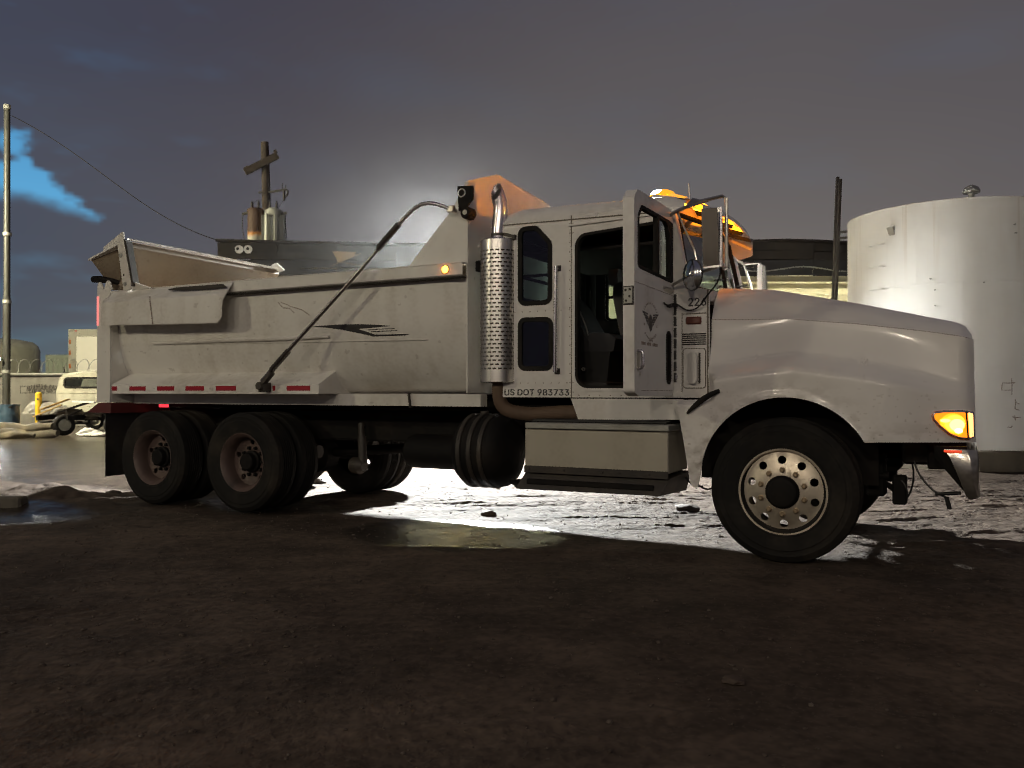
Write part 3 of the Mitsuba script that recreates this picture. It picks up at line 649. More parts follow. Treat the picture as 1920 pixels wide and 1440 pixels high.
part("header_shelf", cat_(box(-2.38, -.95, 0.45, 2.0, 2.50, 2.53, .01), box(-.97, -.95, .45, 2.0, 2.50, 2.64, .003)), "cab_lining", cab)
part("dashboard", hull([(-.98, CS + .06, 1.72), (-.98, 2.2, 1.72), (-.92, CS + .06, 2.04), (-.92, 2.2, 2.04), (-.70, CS + .06, 2.05), (-.70, 2.2, 2.05), (-.70, CS + .06, 1.5), (-.70, 2.2, 1.5)]), "black_plastic", cab)
part("firewall", box(-.70, -.67, CS + .03, 2 * CY - CS - .03, 1.20, 2.05, .004), "cab_lining", cab)
m_ = lathe([(.22 + .016 * math.cos(a), .016 * math.sin(a)) for a in np.linspace(0, 2 * np.pi, 10)], (0, 0, 0), "z", 36)
part("steering_wheel", cat_(move(m_, -1.12, 1.72, 2.0, ry=.9), rod((-1.12, 1.72, 2.0), (-.88, 1.72, 1.8), .025), bar((-1.0, 1.72, 2.15), (-1.23, 1.72, 1.86), .03, .015), bar((-1.12, 1.5, 2.0), (-1.12, 1.94, 2.0), .03, .015)), "black_plastic", cab)
def seat(yc, fab, top=2.36, lean=.34, head=True, fx=0.0):
    q = part("seat", None, None, cab)
    def part_(n, m, f, p):
        return part(n, move(m, x=fx), f, p)
    h = top - 1.70
    part_("backrest", hull([(-1.86 - lean * t * .5 + dx, yc + sy * w, 1.70 + h * t) for t, w, dxs in ((0, .25, (0, .17)), (.35, .26, (0, .16)), (.75, .24, (0, .14)), (.93, .19, (.01, .12)), (1.0, .12, (.03, .10))) for sy in (-1, 1) for dx in dxs]), fab, q)
    if head:
        part_("headrest", hull([(-2.06 + dx, yc + sy * w, z) for z, w in ((2.34, .13), (2.42, .15), (2.52, .13), (2.55, .09)) for sy in (-1, 1) for dx in (0, .10)]), fab, q)
    part_("piping", tube(spline([(-1.69, yc - .25, 1.74), (-1.72, yc - .262, 1.70 + .35 * h), (-1.80, yc - .24, 1.70 + .75 * h), (-1.84, yc - .17, 1.70 + .95 * h)]), .006, 6), "seat_grey", q)
    part_("cushion", hull([(x, yc + sy * w, z) for x, z, w in ((-1.98, 1.60, .24), (-1.98, 1.73, .24), (-1.62, 1.765, .25), (-1.50, 1.755, .24), (-1.45, 1.71, .22), (-1.47, 1.60, .22)) for sy in (-1, 1)]), fab, q)
    part_("pedestal", hull([(-1.86, yc - .16, 1.27), (-1.86, yc + .16, 1.27), (-1.56, yc - .16, 1.27), (-1.56, yc + .16, 1.27), (-1.9, yc - .22, 1.60), (-1.9, yc + .22, 1.60), (-1.5, yc - .22, 1.60), (-1.5, yc + .22, 1.60)]), "black_plastic", q)
    part_("base", box(-1.92, -1.52, yc - .24, yc + .24, 1.27, 1.34, .01), "dark_trim", q)
    part_("knob", lathe([(.010, 0), (.018, 0), (.018, -.012), (.010, -.012)], (-1.74, yc - .232, 1.45), "y", 16), "bright_steel", q)
    return q
seat(.62, "seat_black", 2.13, .42, False)
seat(1.78, "seat_grey", 2.36, .30, fx=.055)
part("seat_belt", tube(spline([(-2.05, .33, 2.45), (-2.02, .36, 2.0), (-1.92, .40, 1.7)]), .012, 6), "seat_grey", cab)
part("curtain", warped(sg.Polygon([(-2.38, 1.3), (-2.38, 2.6), (-2.29, 2.6), (-2.29, 1.3)]), .02, lambda x, z: 1.95 + .03 * np.sin(x * 90), .03), "cab_lining", cab)
# windscreen
wb, wt = 2.10, 2.715
wsn, wsf = (-.775, CS + .10, wb), (-.895, CS + .16, wt)
ctr_b, ctr_t = (-.70, CY, wb + .02), (-.80, CY, wt + .03)
m_ = lambda q: (q[0], 2 * CY - q[1], q[2])
ws = part("windscreen", None, None, cab)
part("pane", trimesh.Trimesh(np.array([wsn, ctr_b, ctr_t, wsf]), [[0, 1, 2], [0, 2, 3]], process=False), "clear_glass", ws, smooth=False)
part("pane", trimesh.Trimesh(np.array([ctr_b, m_(wsn), m_(wsf), ctr_t]), [[0, 1, 2], [0, 2, 3]], process=False), "clear_glass", ws, smooth=False)
part("gasket", tube([wsn, ctr_b, m_(wsn), m_(wsf), ctr_t, wsf, wsn], .022, 8, False), "black_rubber", ws)
part("divider", rod(ctr_b, ctr_t, .018), "black_rubber", ws)
for s_, q in (("n", lambda p: p), ("f", m_)):
    pil = hull([q(p) for p in ((-.745, CS, 2.06), (-.875, CS, 2.73), (-.80, CS, 2.06), (-.93, CS, 2.73), (-.765, CS + .09, 2.07), (-.885, CS + .15, 2.73), (-.83, CS + .07, 2.06), (-.94, CS + .12, 2.73), (-.735, CS + .03, 2.06), (-.865, CS + .05, 2.73))])
    part("pillar", pil, "white_paint", cab)
part("cowl", hull([(-.745, CS + .02, 2.06), (-.66, CY, 2.09), (-.745, 2 * CY - CS - .02, 2.06), (-.585, CS + .02, 2.055), (-.585, CY, 2.12), (-.585, 2 * CY - CS - .02, 2.055), (-.6, CS + .02, 1.98), (-.6, 2 * CY - CS - .02, 1.98), (-.745, CS + .02, 1.98), (-.745, 2 * CY - CS - .02, 1.98)]), "white_paint", cab)
part("header", hull([(-.885, CS + .08, 2.71), (-.79, CY, 2.74), (-.885, 2 * CY - CS - .08, 2.71), (-.92, CS + .06, 2.80), (-.85, CY, 2.86), (-.92, 2 * CY - CS - .06, 2.80), (-.96, CS + .06, 2.71), (-.96, 2 * CY - CS - .06, 2.71)]), "white_paint", cab)
for p0, p1 in (((-.66, .75, 2.13), (-.735, 1.15, 2.2)), ((-.66, 1.45, 2.13), (-.72, 1.85, 2.22))):
    part("wiper", cat_(rod(p0, p1, .008, 6), bar((p1[0] + .02, p1[1] - .28, p1[2] + .02), (p1[0] + .01, p1[1] + .2, p1[2] + .08), .012, .014)), "black_plastic", cab)
# cab roof lamps, visor
for k, y in enumerate((.42, .80, CY, 1.64, 2.02)):
    mk = part("marker_lamp", hull([(x, y + sy * w, z) for x, w, z in ((-1.12, .045, 2.875), (-.90, .055, 2.845), (-.90, .05, 2.86), (-1.10, .04, 2.905)) for sy in (-1, 1)] + [(-1.17, y, 2.88)]), "white_paint", cab)
    if k == 0:
        pr0 = [(0, 0.0), (.055, .0), (.075, .025), (.078, .05), (.06, .085), (.03, .105), (0, .11)]
        L = lathe(pr0, (0, 0, 0), "z", 24); L.apply_scale([1.55, .9, 1.0])
        part("lens", move(L, -1.055, .47, 2.850), "amber_lens", mk, **emit(.17, .058, .0025))
        core = trimesh.creation.icosphere(2); core.apply_scale([.062, .035, .034])
        part("lens_core", move(core, -1.085, .445, 2.922), "amber_lens", mk, **emit(780, 255, 20, 2.0))
        part("lens_tail", hull([(-.96, .43 + s * .05, z) for s in (-1, 1) for z in (2.86, 2.905)] + [(-.82, .43, 2.862), (-.84, .43, 2.872)]), "amber_lens", mk, **emit(.13, .048, .002))
    else:
        part("lens", hull([(x, y + sy * w, z) for x, w, z in ((-1.06, .04, 2.90), (-.90, .05, 2.87), (-.90, .05, 2.90), (-1.04, .04, 2.935), (-.97, .045, 2.95)) for sy in (-1, 1)]), "amber_lens", mk, **emit(1.4, .42, .02))
vis = []
for y in np.linspace(.34, 2.10, 14):
    t = (y - CY) / .88
    vis.append([(-.90 - .04 * t * t, y, 2.885 - .03 * t * t), (-.76 - .04 * t * t, y, 2.862 - .03 * t * t), (-.62 - .06 * t * t, y, 2.80 - .03 * t * t), (-.612 - .06 * t * t, y, 2.765 - .03 * t * t)])
vm = loft(vis)
vi = part("sun_visor", cat_(vm, move(vm, .004, 0, -.008)), "white_paint", cab)
part("end_plate", cat_(plate([(-.95, 2.10, 2.875), (-.66, 2.10, 2.75), (-.66, 2.10, 2.60), (-.80, 2.10, 2.56), (-.92, 2.10, 2.70)], .006)), "white_paint", vi)
for y in (.62, 1.02, 1.42, 1.82):
    part("visor_lamp", box(-.80, -.70, y - .13, y + .13, 2.800, 2.812, .004), "amber_lens", vi, **emit(.75, .20, .006))
for y in (.82, 1.22, 1.62, 2.02):
    part("visor_rib", hull([(-.90, y - .012, 2.84), (-.90, y + .012, 2.84), (-.64, y - .012, 2.75), (-.64, y + .012, 2.75), (-.90, y - .012, 2.80), (-.90, y + .012, 2.80), (-.66, y - .012, 2.72), (-.66, y + .012, 2.72)]), "dark_trim", vi)
part("end_lip", cat_(bar((-.94, 2.094, 2.80), (-.67, 2.094, 2.66), .012, .025), bar((-.93, 2.094, 2.865), (-.66, 2.094, 2.745), .012, .02)), "bright_steel", vi, kind="stuff")
part("antenna", rod((-.86, .62, 2.86), (-.865, .60, 3.02), .006, 8), "bright_steel", cab)

# open passenger door, hinged at its front edge and swung out square to the cab
dx0 = -.87
D = part("door", None, None, label="open passenger door swung out towards the viewer")
def dpoly(pts, r=0): return rpoly(pts, r)
door_out = dpoly([(.17, 1.262), (.17, 2.10), (.165, 2.69), (.10, 2.705), (-.66, 2.705), (-.735, 2.64), (-.735, 1.252), (-.64, 1.222), (.12, 1.222)], .035)
door_win = dpoly([(.145, 2.125), (-.655, 2.150), (-.655, 2.52), (-.58, 2.60), (.10, 2.60), (.145, 2.55)], .04)
lowwin = dpoly([(-.0, 1.325), (-.0, 1.72), (.095, 1.72), (.095, 1.325)], .045)
def dsheet(poly, x0, x1): return prism_x(poly, x0, x1)
part("shell", dsheet(door_out.difference(door_win).difference(lowwin), dx0 - .012, dx0), "white_paint", D)
inner = door_out.buffer(-.028)
part("edge", cat_(dsheet(door_out.difference(inner), dx0 - .085, dx0 - .0125)), "white_paint", D)
part("inner_panel", dsheet(door_out.buffer(-.02).difference(door_win.buffer(.02)).difference(lowwin), dx0 - .09, dx0 - .078), "cab_lining", D)
wn = part("window", dsheet(door_win.buffer(.008).difference(door_win.buffer(-.018)), dx0 - .03, dx0 + .004), "black_rubber", D)
part("vent_pane", dsheet(sg.Polygon([(-.20, 2.15), (.08, 2.14), (.07, 2.45), (-.02, 2.59), (-.20, 2.59)]), dx0 - .012, dx0 - .011), "clear_glass", wn, smooth=False)
part("vent_frame", dsheet(sg.Polygon([(-.235, 2.14), (-.195, 2.14), (-.195, 2.60), (-.235, 2.60)]), dx0 - .03, dx0 + .008), "black_rubber", wn)
part("vent_frame", dsheet(rpoly([(.075, 2.128), (.15, 2.128), (.15, 2.60), (-.05, 2.60), (.03, 2.55), (.065, 2.45)], .01), dx0 - .028, dx0 + .006), "black_rubber", wn)
lw = part("lower_window", dsheet(lowwin.buffer(.012).difference(lowwin.buffer(-.016)), dx0 - .02, dx0 + .006), "black_rubber", D)
part("pane", dsheet(lowwin.buffer(-.014), dx0 - .012, dx0 - .011), "dark_glass", lw, smooth=False)
hn = part("handle", tube(spline([(dx0, -.655, 1.545), (dx0 + .03, -.655, 1.54), (dx0 + .036, -.655, 1.49), (dx0 + .03, -.655, 1.43), (dx0, -.655, 1.42)]), .011, 10), "chrome", D)
part("keyhole", dsheet(sg.Point(-.62, 1.385).buffer(.014), dx0, dx0 + .004), "worn_chrome", hn)
part("handle_recess", dsheet(rpoly([(-.685, 1.40), (-.685, 1.56), (-.625, 1.56), (-.625, 1.40)], .025), dx0 - .0005, dx0 + .002), "old_cream", hn)
part("latch_plate", box(dx0 - .082, dx0 - .003, -.742, -.735, 1.870, 2.005, .002), "panel_gap", D)
part("latch", box(dx0 - .076, dx0 - .010, -.750, -.742, 1.880, 1.998, .003), "grey_metal", D)
for lx, lz in ((-.06, 1.975), (-.03, 1.93), (-.055, 1.90), (-.028, 1.98)):
    part("latch_hole", box(dx0 + lx - .009, dx0 + lx + .007, -.7515, -.7505, lz - .008, lz + .008, .0004), "panel_gap", D)
part("crease", cat_(dsheet(sg.Polygon([(-.73, 2.035), (-.73, 2.039), (.16, 2.024), (.16, 2.020)]), dx0, dx0 + .0015), dsheet(sg.Polygon([(-.60, 1.262), (-.60, 1.266), (.15, 1.266), (.15, 1.262)]), dx0, dx0 + .0015)), "decal_faded", D)
hg = part("hinge", cat_(*[rod((dx0 + .012, .185, z), (dx0 + .012, .185, z + .075), .011, 10) for z in np.arange(1.33, 1.98, .09)]), "dark_trim", D)
part("hinge_pin", rod((dx0 + .015, .19, 1.355), (dx0 + .015, .19, 1.39), .014), "chrome", hg)
part("check_strap", tube(spline([(dx0 + .005, .0, 1.925), (dx0 + .02, .05, 1.925), (dx0 + .02, .12, 1.94), (dx0 + .03, .175, 1.94)]), .010, 8), "dark_trim", D)
part("bracket", cat_(box(dx0, dx0 + .012, -.09, .15, 2.055, 2.075, .003), hull([(dx0, -.08, 2.04), (dx0, .12, 2.03), (dx0 + .02, -.08, 2.06), (dx0 + .02, .15, 2.06)])), "worn_chrome", D)
# the emblem printed on the door: a dark bird with spread wings, faded lettering around it
def on_door(poly): return dsheet(poly, dx0 + .0002, dx0 + .0022)
ey, ez = -.385, 1.745
bird = [sg.Polygon([(ey - .028, ez + .055), (ey - .02, ez + .085), (ey + .0, ez + .092), (ey + .02, ez + .08), (ey + .026, ez + .05), (ey + .026, ez - .02), (ey + .022, ez - .10), (ey + .0, ez - .135), (ey - .022, ez - .10), (ey - .03, ez - .02)])]
for s in (-1, 1):
    bird.append(sg.Polygon([(ey + s * .02, ez + .02), (ey + s * .07, ez + .07), (ey + s * .075, ez + .045), (ey + s * .03, ez - .02)]))
    for k in range(6):
        z0 = ez + .115 - k * .034
        w0, w1 = .062 - .006 * k, .165 - .024 * k
        bird.append(sg.Polygon([(ey + s * w0, z0 - .012), (ey + s * w1, z0 + .006), (ey + s * (w1 - .012), z0 - .020), (ey + s * (w0 - .01), z0 - .030)]))
def squash(g, k):
    return shapely.affinity.translate(shapely.affinity.scale(g, 1.1, k, origin=(ey, ez)), 0, .03)
part("emblem", on_door(squash(shapely.union_all([b.buffer(.0015) for b in bird]), .56)), "decal_black", D, label="dark bird emblem with spread wings")
marks = []
r2 = random.Random(4)
for a0, a1, R, n, cz in ((2.75, 0.35, .135, 11, .085), (3.75, 5.67, .13, 10, -.075)):
    for k in range(n):
        a = a0 + (a1 - a0) * k / (n - 1)
        c = (ey + R * math.cos(a), ez + cz + R * 1.05 * math.sin(a))
        g = shapely.affinity.rotate(sg.box(-.005 - .003 * r2.random(), -.012, .003 + .004 * r2.random(), .012), math.degrees(a) - 90, origin=(0, 0))
        marks.append(shapely.affinity.translate(g, *c))
for k in range(4):
    marks.append(sg.box(ey - .035 + k * .022, ez - .245, ey - .023 + k * .022, ez - .225))
marks += [sg.box(ey - .135, ez - .06, ey - .125, ez - .03), sg.box(ey + .125, ez - .06, ey + .135, ez - .03)]
phone = []
for k in range(12):
    w = .010 + .006 * r2.random()
    if k not in (3, 7):
        phone.append(sg.box(ey - .20 + k * .031, ez - .150, ey - .20 + k * .031 + w + .009, ez - .128))
marks = squash(shapely.union_all(marks), .60).union(shapely.union_all(phone))
part("lettering", on_door(marks), "decal_faded", D, label="faded brown lettering round the emblem", kind="stuff")
# mirrors on the door
mr = part("mirror_bracket", cat_(tube(spline([(dx0, .12, 2.66), (dx0 + .10, .02, 2.675), (dx0 + .30, .0, 2.72), (dx0 + .40, .0, 2.735)]), .014, 8), tube([(dx0 + .07, .06, 2.665), (dx0 + .22, .01, 2.35), (dx0 + .245, .01, 2.24)], .009, 8),
     tube([(dx0 + .22, .0, 2.715), (dx0 + .44, .0, 2.74), (dx0 + .47, .0, 2.72), (dx0 + .47, .0, 2.20), (dx0 + .44, .0, 2.19)], .014, 8), hull([(dx0 + .12, .02, 2.67), (dx0 + .2, .03, 2.76), (dx0 + .33, .01, 2.715), (dx0 + .2, -.03, 2.68), (dx0 + .32, .05, 2.72)]),
     tube(spline([(dx0 + .01, .12, 2.10), (dx0 + .2, .04, 2.16), (dx0 + .40, .0, 2.2)]), .012, 8)), "worn_chrome", D)
part("mirror_housing", hull([(x, y, z) for x in (dx0 + .292, dx0 + .43) for y, e in ((-.01, .0), (.05, .015)) for z in (2.20 + e, 2.655 - e)]), "bright_steel", mr)
gl = box(-.061, .061, -.004, .003, -.216, .216, .002)
part("mirror_glass", move(gl, dx0 + .361, -.052, 2.428, rx=.19, rz=.10), "mirror_glass", mr)
part("mirror_rim", tube([(dx0 + .43, -.015, 2.20), (dx0 + .43, -.015, 2.655)], .011, 8), "chrome", mr)
cvx = [(0, -.055), (.025, -.052), (.05, -.044), (.075, -.030), (.092, -.012)]
cv = lathe(cvx, (0, 0, 0), "y", 40); cv.apply_scale([.92, .8, 1.23])
part("convex_mirror", move(cv, dx0 + .225, -.05, 2.148, rz=-.35), "mirror_glass", mr, smooth=True)
cb = lathe([(.092, -.012), (.098, -.008), (.098, .004), (.07, .03), (0, .045)], (0, 0, 0), "y", 40); cb.apply_scale([.92, .8, 1.23])
part("convex_back", move(cb, dx0 + .225, -.05, 2.148, rz=-.35), "black_plastic", mr)
part("mirror_wire", tube(spline([(dx0 + .42, .0, 2.20), (dx0 + .40, .02, 2.10), (dx0 + .30, .08, 2.0), (dx0 + .20, .15, 1.915), (dx0 + .12, .16, 1.90), (dx0 + .05, .13, 1.945), (dx0 + .015, -.02, 1.93), (dx0 + .005, -.08, 1.945)], 40), .006, 6), "black_rubber", mr)
# driver's side mirror and stack, seen over the hood
om = part("far_mirror", cat_(tube([(-.86, 2.28, 2.60), (-.86, 2.62, 2.60), (-.70, 2.64, 2.60), (-.68, 2.64, 2.20), (-.84, 2.3, 2.18)], .016, 8), tube([(-.86, 2.62, 2.60), (-.75, 2.62, 2.2)], .012, 8)), "worn_chrome", label="driver's side mirror frame over the hood")
part("mirror_housing", hull([(x, y, z) for x in (-.71, -.66) for y in (2.56, 2.72) for z in (2.22, 2.575)]), "bright_steel", om)

# cowl side: number, lamp, louvres, vent, seam
cw = part("cowl_panel", None, None, cab)
part("groove", cat_(box(-.80, -.605, CS - .002, CS, 1.870, 1.879, .0005), box(-.806, -.799, CS - .002, CS, 1.25, 1.8795, .0005)), "seam_line", cw)
def lettering(text, h, x, z, y, bold=False, sx=1.0):
    t = meshkit.text_mesh(text, h, .0016, bold)
    v = np.array(t.vertices)
    return trimesh.Trimesh(np.stack([x + v[:, 0] * sx, y - v[:, 2], z + v[:, 1]], 1), np.array(t.faces), process=False)
def serif(text, h, x, z, y, w):
    """Heavy old-style numerals: bold strokes with slab feet."""
    m = lettering(text, h, 0, 0, 0, True)
    s = w / (m.bounds[1][0] - m.bounds[0][0])
    v = np.array(m.vertices); v[:, 0] = x + (v[:, 0] - m.bounds[0][0]) * s; v[:, 1] += y; v[:, 2] += z
    return trimesh.Trimesh(v, np.array(m.faces), process=False)
part("unit_number", serif("226", .062, -.752, 1.935, CS - .0005, .145), "decal_black", cw, label="black unit number 226")
part("marker_lamp", box(-.770, -.645, CS - .018, CS + .004, 1.79, 1.848, .008), "amber_off", cw, label="unlit dark amber side marker lamp")
for k in range(6):
    part("louvre", box(-.802, -.608, CS - .008, CS + .004, 1.626 + k * .0165, 1.635 + k * .0165, .002), "panel_gap", cw)
part("air_vent", cat_(prism(rpoly([(-.79, 1.285), (-.79, 1.595), (-.615, 1.595), (-.615, 1.285)], .02), CS - .006, CS)), "white_paint", cw)
ring_ = rpoly([(-.79, 1.285), (-.79, 1.595), (-.615, 1.595), (-.615, 1.285)], .02)
part("vent_outline", prism(ring_.buffer(.005).difference(ring_.buffer(-.001)), CS - .007, CS - .001), "seam_line", cw)
part("vent_scoop", warped(rpoly([(-.755, 1.318), (-.755, 1.565), (-.668, 1.565), (-.668, 1.318)], .03), .01, lambda x, z: CS - .012 - .050 * np.sin(np.clip((x + .755) / .087, 0, 1) * np.pi / 2), .02), "white_paint", cw)
part("vent_gap", box(-.668, -.652, CS - .0095, CS - .005, 1.32, 1.562, .001), "panel_gap", cw)
part("dot_number", serif("US DOT 983733", .052, -2.42, 1.222, CS - .0005, .63), "decal_black", cab, label="black lettering US DOT 983733", kind="stuff")
rv = []
for x in np.arange(-2.41, -1.8, .075):
    rv += [(x, 1.33), (x + .02, 1.955)]
for z in np.arange(1.25, 2.72, .08):
    rv += [(-1.785, z), (-1.755, z)]
for x in np.arange(-1.7, -.9, .095):
    rv.append((x, 1.222))
part("rivets", cat_(*[lathe([(0, -.004), (.004, -.003), (.006, 0)], (x, CS, z), "y", 6) for x, z in rv]), "decal_faded", cab, kind="stuff")
gh = part("grab_handle", cat_(rod((-1.90, CS - .055, 1.42), (-1.89, CS - .055, 2.33), .015), rod((-1.90, CS, 1.44), (-1.90, CS - .055, 1.44), .013), rod((-1.89, CS, 2.31), (-1.89, CS - .055, 2.31), .013)), "chrome", cab)
part("mount", cat_(box(-1.925, -1.875, CS - .012, CS, 1.405, 1.455, .004), box(-1.915, -1.865, CS - .012, CS, 2.29, 2.34, .004)), "dark_trim", gh)
part("sill_panel", prism([(-1.78, 1.195), (-.80, 1.195), (-.74, 1.03), (-1.71, 1.015)], CS + .01, CS + .022), "white_paint", cab)
part("under_cab", box(-2.40, -.80, .40, 2.04, 1.02, 1.195, .01), "chassis_black", cab)

# exhaust
ex = part("exhaust_stack", None, None)
mc = (-2.49, .22)
part("muffler", lathe([(.09, 1.335), (.155, 1.335), (.168, 1.34), (.168, 2.60), (.155, 2.612), (.09, 2.615)], (mc[0], mc[1], 0), "z", 72), "shield", ex)
def solid_tube(path, r):
    o = None
    P = np.asarray(path, float)
    m = tube(P, r, 28)
    return m3.Manifold(m3.Mesh(np.asarray(m.vertices, np.float32), np.asarray(m.faces, np.uint32)))
sp = spline([(mc[0], mc[1], 2.60), (mc[0] + .005, mc[1], 2.80), (mc[0] + .01, mc[1], 2.92), (mc[0] - .01, mc[1] - .02, 3.03), (mc[0] - .05, mc[1] - .05, 3.13), (mc[0] - .09, mc[1] - .085, 3.22)], 30)
pipe = solid_tube(sp, .064) - solid_tube(np.vstack([sp[14:], sp[-1] + (sp[-1] - sp[-2])]), .058)
cutn = np.array([-.30, -.90, .42]); cutn /= np.linalg.norm(cutn)
pipe = pipe.trim_by_plane((-cutn).tolist(), float(-cutn @ np.array([mc[0] - .03, mc[1] - .015, 3.06])))
part("pipe", mm(pipe), "chrome", ex, smooth=50)
core = solid_tube(sp[15:], .0575).trim_by_plane((-cutn).tolist(), float(-cutn @ np.array([mc[0] - .03, mc[1] + .02, 3.06])))
part("pipe_mouth", mm(core), "panel_gap", ex)
part("clamp", lathe([(.066, 2.645), (.074, 2.645), (.074, 2.668), (.066, 2.668)], (mc[0], mc[1], 0), "z", 28), "dark_metal", ex)
part("clamp_arm", cat_(bar((mc[0] + .07, .20, 2.655), (mc[0] + .19, .185, 2.62), .03, .03), box(-2.335, -2.30, .165, .19, 2.595, 2.64, .004)), "dark_metal", ex)
part("elbow", tube(spline([(mc[0], mc[1], 1.34), (mc[0], mc[1], 1.22), (mc[0] + .03, mc[1] + .02, 1.12), (mc[0] + .16, mc[1] + .06, 1.065), (mc[0] + .4, mc[1] + .1, 1.06), (-1.75, .36, 1.07)]), .062, 20), "pipe_rust", ex)

# tanks and steps below the cab
ft = part("air_tank", lathe([(0, .0), (.10, .005), (.20, .03), (.28, .07), (.32, .12), (.33, .17), (.33, .44), (.32, .49), (.28, .54), (.20, .58), (.10, .605), (0, .61)], (-2.98, .36, .712), "x", 56), "chassis_black", label="black ribbed round tank behind the step box")
for d in (.16, .27, .38):
    part("band", lathe([(.331, d - .012), (.343, d - .008), (.343, d + .030), (.331, d + .034)], (-2.98, .36, .712), "x", 56), "dark_metal", ft)
part("filler_cap", rod((-2.72, .36, 1.03), (-2.72, .36, 1.075), .04), "dark_metal", ft)
part("bracket", cat_(box(-2.36, -2.18, .25, .75, .40, .47, .01), bar((-2.40, .30, .45), (-2.16, .05, .43), .05, .03)), "chassis_black", ft)
sb = part("step_box", box(-2.135, -.868, .03, .55, .605, .935, .008), "tread_plate", label="silver tread plate tool box under the cab")
part("lid", box(-2.12, -.855, .005, .56, .942, .992, .006), "grey_metal", sb)
part("trim", box(-2.137, -.866, .020, .029, .565, .625, .002), "dark_metal", sb)
for x in (-2.09, -1.76, -1.42, -1.27, -1.02):
    part("bolt", lathe([(0, -.010), (.006, -.009), (.009, 0)], (x, .019, .597), "y", 8), "panel_gap", sb)
stp = part("step", hull([(-2.20, -.02, .425), (-2.14, .06, .565), (-.865, .06, .565), (-.92, -.02, .435), (-2.2, .5, .425), (-2.14, .5, .565), (-.82, .5, .60), (-.86, .5, .435)]), "dark_metal", sb)
part("tread", box(-2.10, -.98, -.005, .02, .470, .515, .004), "chassis_black", sb)
part("battery_cover", box(-2.10, -.90, .10, .60, .995, 1.02, .006), "black_plastic", sb)

# dump bed
bed = part("dump_bed", None, None)
def tub_section(x):
    f = sstep(-2.95, -2.70, x) * .04
    return [(.02, 2.41), (.005, 2.40), (.005, 2.30), (.02, 2.29), (.10 + f, 2.285), (.105 + f, 2.1), (.11 + f, 1.90), (.125 + f, 1.80), (.15 + f, 1.68), (.20 + f, 1.54), (.28 + f, 1.40), (.38 + f, 1.29), (.50 + f, 1.235), (.62 + f, 1.232)]
sec = []
for x in np.linspace(-7.49, -2.745, 60):
    sec.append([(x, a, b) for a, b in tub_section(x)])
shell = loft(sec)
sh = part("tub_side", shell, "bed_paint", bed, smooth=28)
part("tub_side", mirror(shell), "bed_paint", bed, smooth=28)
inner_sec = [[(x, .12 + .02, 2.41), (x, .15, 1.9), (x, .3, 1.5), (x, .6, 1.29), (x, 1.84, 1.29), (x, 2.14, 1.5), (x, 2.29, 1.9), (x, 2.30, 2.41)] for x in (-7.48, -2.76)]
part("tub_inside", loft([r[::-1] for r in inner_sec]), "stained_shaded_steel", bed)
for s in (0, 1):
    cap_ = box(-7.49, -2.745, .004, .13, 2.404, 2.412, .001)
    part("top_rail", mirror(cap_) if s else cap_, "bed_paint", bed)
part("rail_shade_strip", box(-7.40, -2.76, .012, .10, 2.276, 2.283, .001), "panel_gap", bed)  # dark strip painted as the shade under the top rail
part("floor", box(-7.49, -2.745, .60, 1.84, 1.225, 1.28, .004), "bed_paint", bed)
lr = prism_x([(.30, 1.115), (.30, 1.232), (.42, 1.232), (.42, 1.115)], -7.46, -2.73)
part("lower_rail", lr, "bed_paint", bed)
part("lower_rail", mirror(lr), "bed_paint", bed)
part("sub_frame", box(-7.45, -2.75, .72, .80, 1.065, 1.225, .006), "chassis_black", bed)
part("sub_frame", box(-7.45, -2.75, 1.64, 1.72, 1.065, 1.225, .006), "chassis_black", bed)
part("strap", bar((-3.52, .298, 1.245), (-3.50, .296, 1.10), .055, .012, up=(1, 0, 0)), "dark_metal", bed)
part("seam", tube([(x, .108, 1.800 + .004 * math.sin(x * 3)) for x in np.linspace(-6.9, -4.35, 30)], [.014 + .012 * math.sin(math.pi * min(1, k / 29)) for k in range(30)], 8), "bed_paint", bed)
part("seam", tube([(x, .128, 1.757 - .012 * (x + 5)) for x in np.linspace(-6.7, -3.2, 30)], .0055, 6), "bed_paint", bed)
part("scratch", tube([(-5.02, .1035, 2.17), (-4.95, .1035, 2.11), (-4.86, .1035, 2.10), (-4.80, .1035, 2.05)], .004, 5), "decal_faded", bed)
part("scratch", tube([(-4.98, .1035, 2.17), (-4.82, .1035, 2.11), (-4.70, .1035, 2.08), (-4.60, .1035, 2.02)], .004, 5), "decal_faded", bed)
# black swoosh painted on the side
sw1 = shapely.union_all([sg.Polygon([(-4.62, 1.905), (-4.2, 1.912), (-3.95, 1.905), (-3.70, 1.886), (-3.62, 1.876), (-3.80, 1.868), (-4.0, 1.862), (-3.80, 1.80), (-3.45, 1.795), (-3.40, 1.789), (-3.46, 1.782), (-3.82, 1.784), (-3.98, 1.818), (-4.2, 1.862), (-4.45, 1.895)]),
                         sg.Polygon([(-3.88, 1.852), (-3.56, 1.853), (-3.56, 1.849), (-3.87, 1.846)]), sg.Polygon([(-3.85, 1.832), (-3.53, 1.833), (-3.53, 1.829), (-3.84, 1.826)])])
def tub_y(x, z):
    a = np.array(tub_section(-4.0))[4:]
    return np.interp(-z, -a[:, 1], a[:, 0])
part("stripe_decal", warped(sw1.buffer(.001), .0012, lambda x, z: tub_y(x, z) - .0022, .05), "decal_black", bed, label="black swoosh stripe on the bed side")
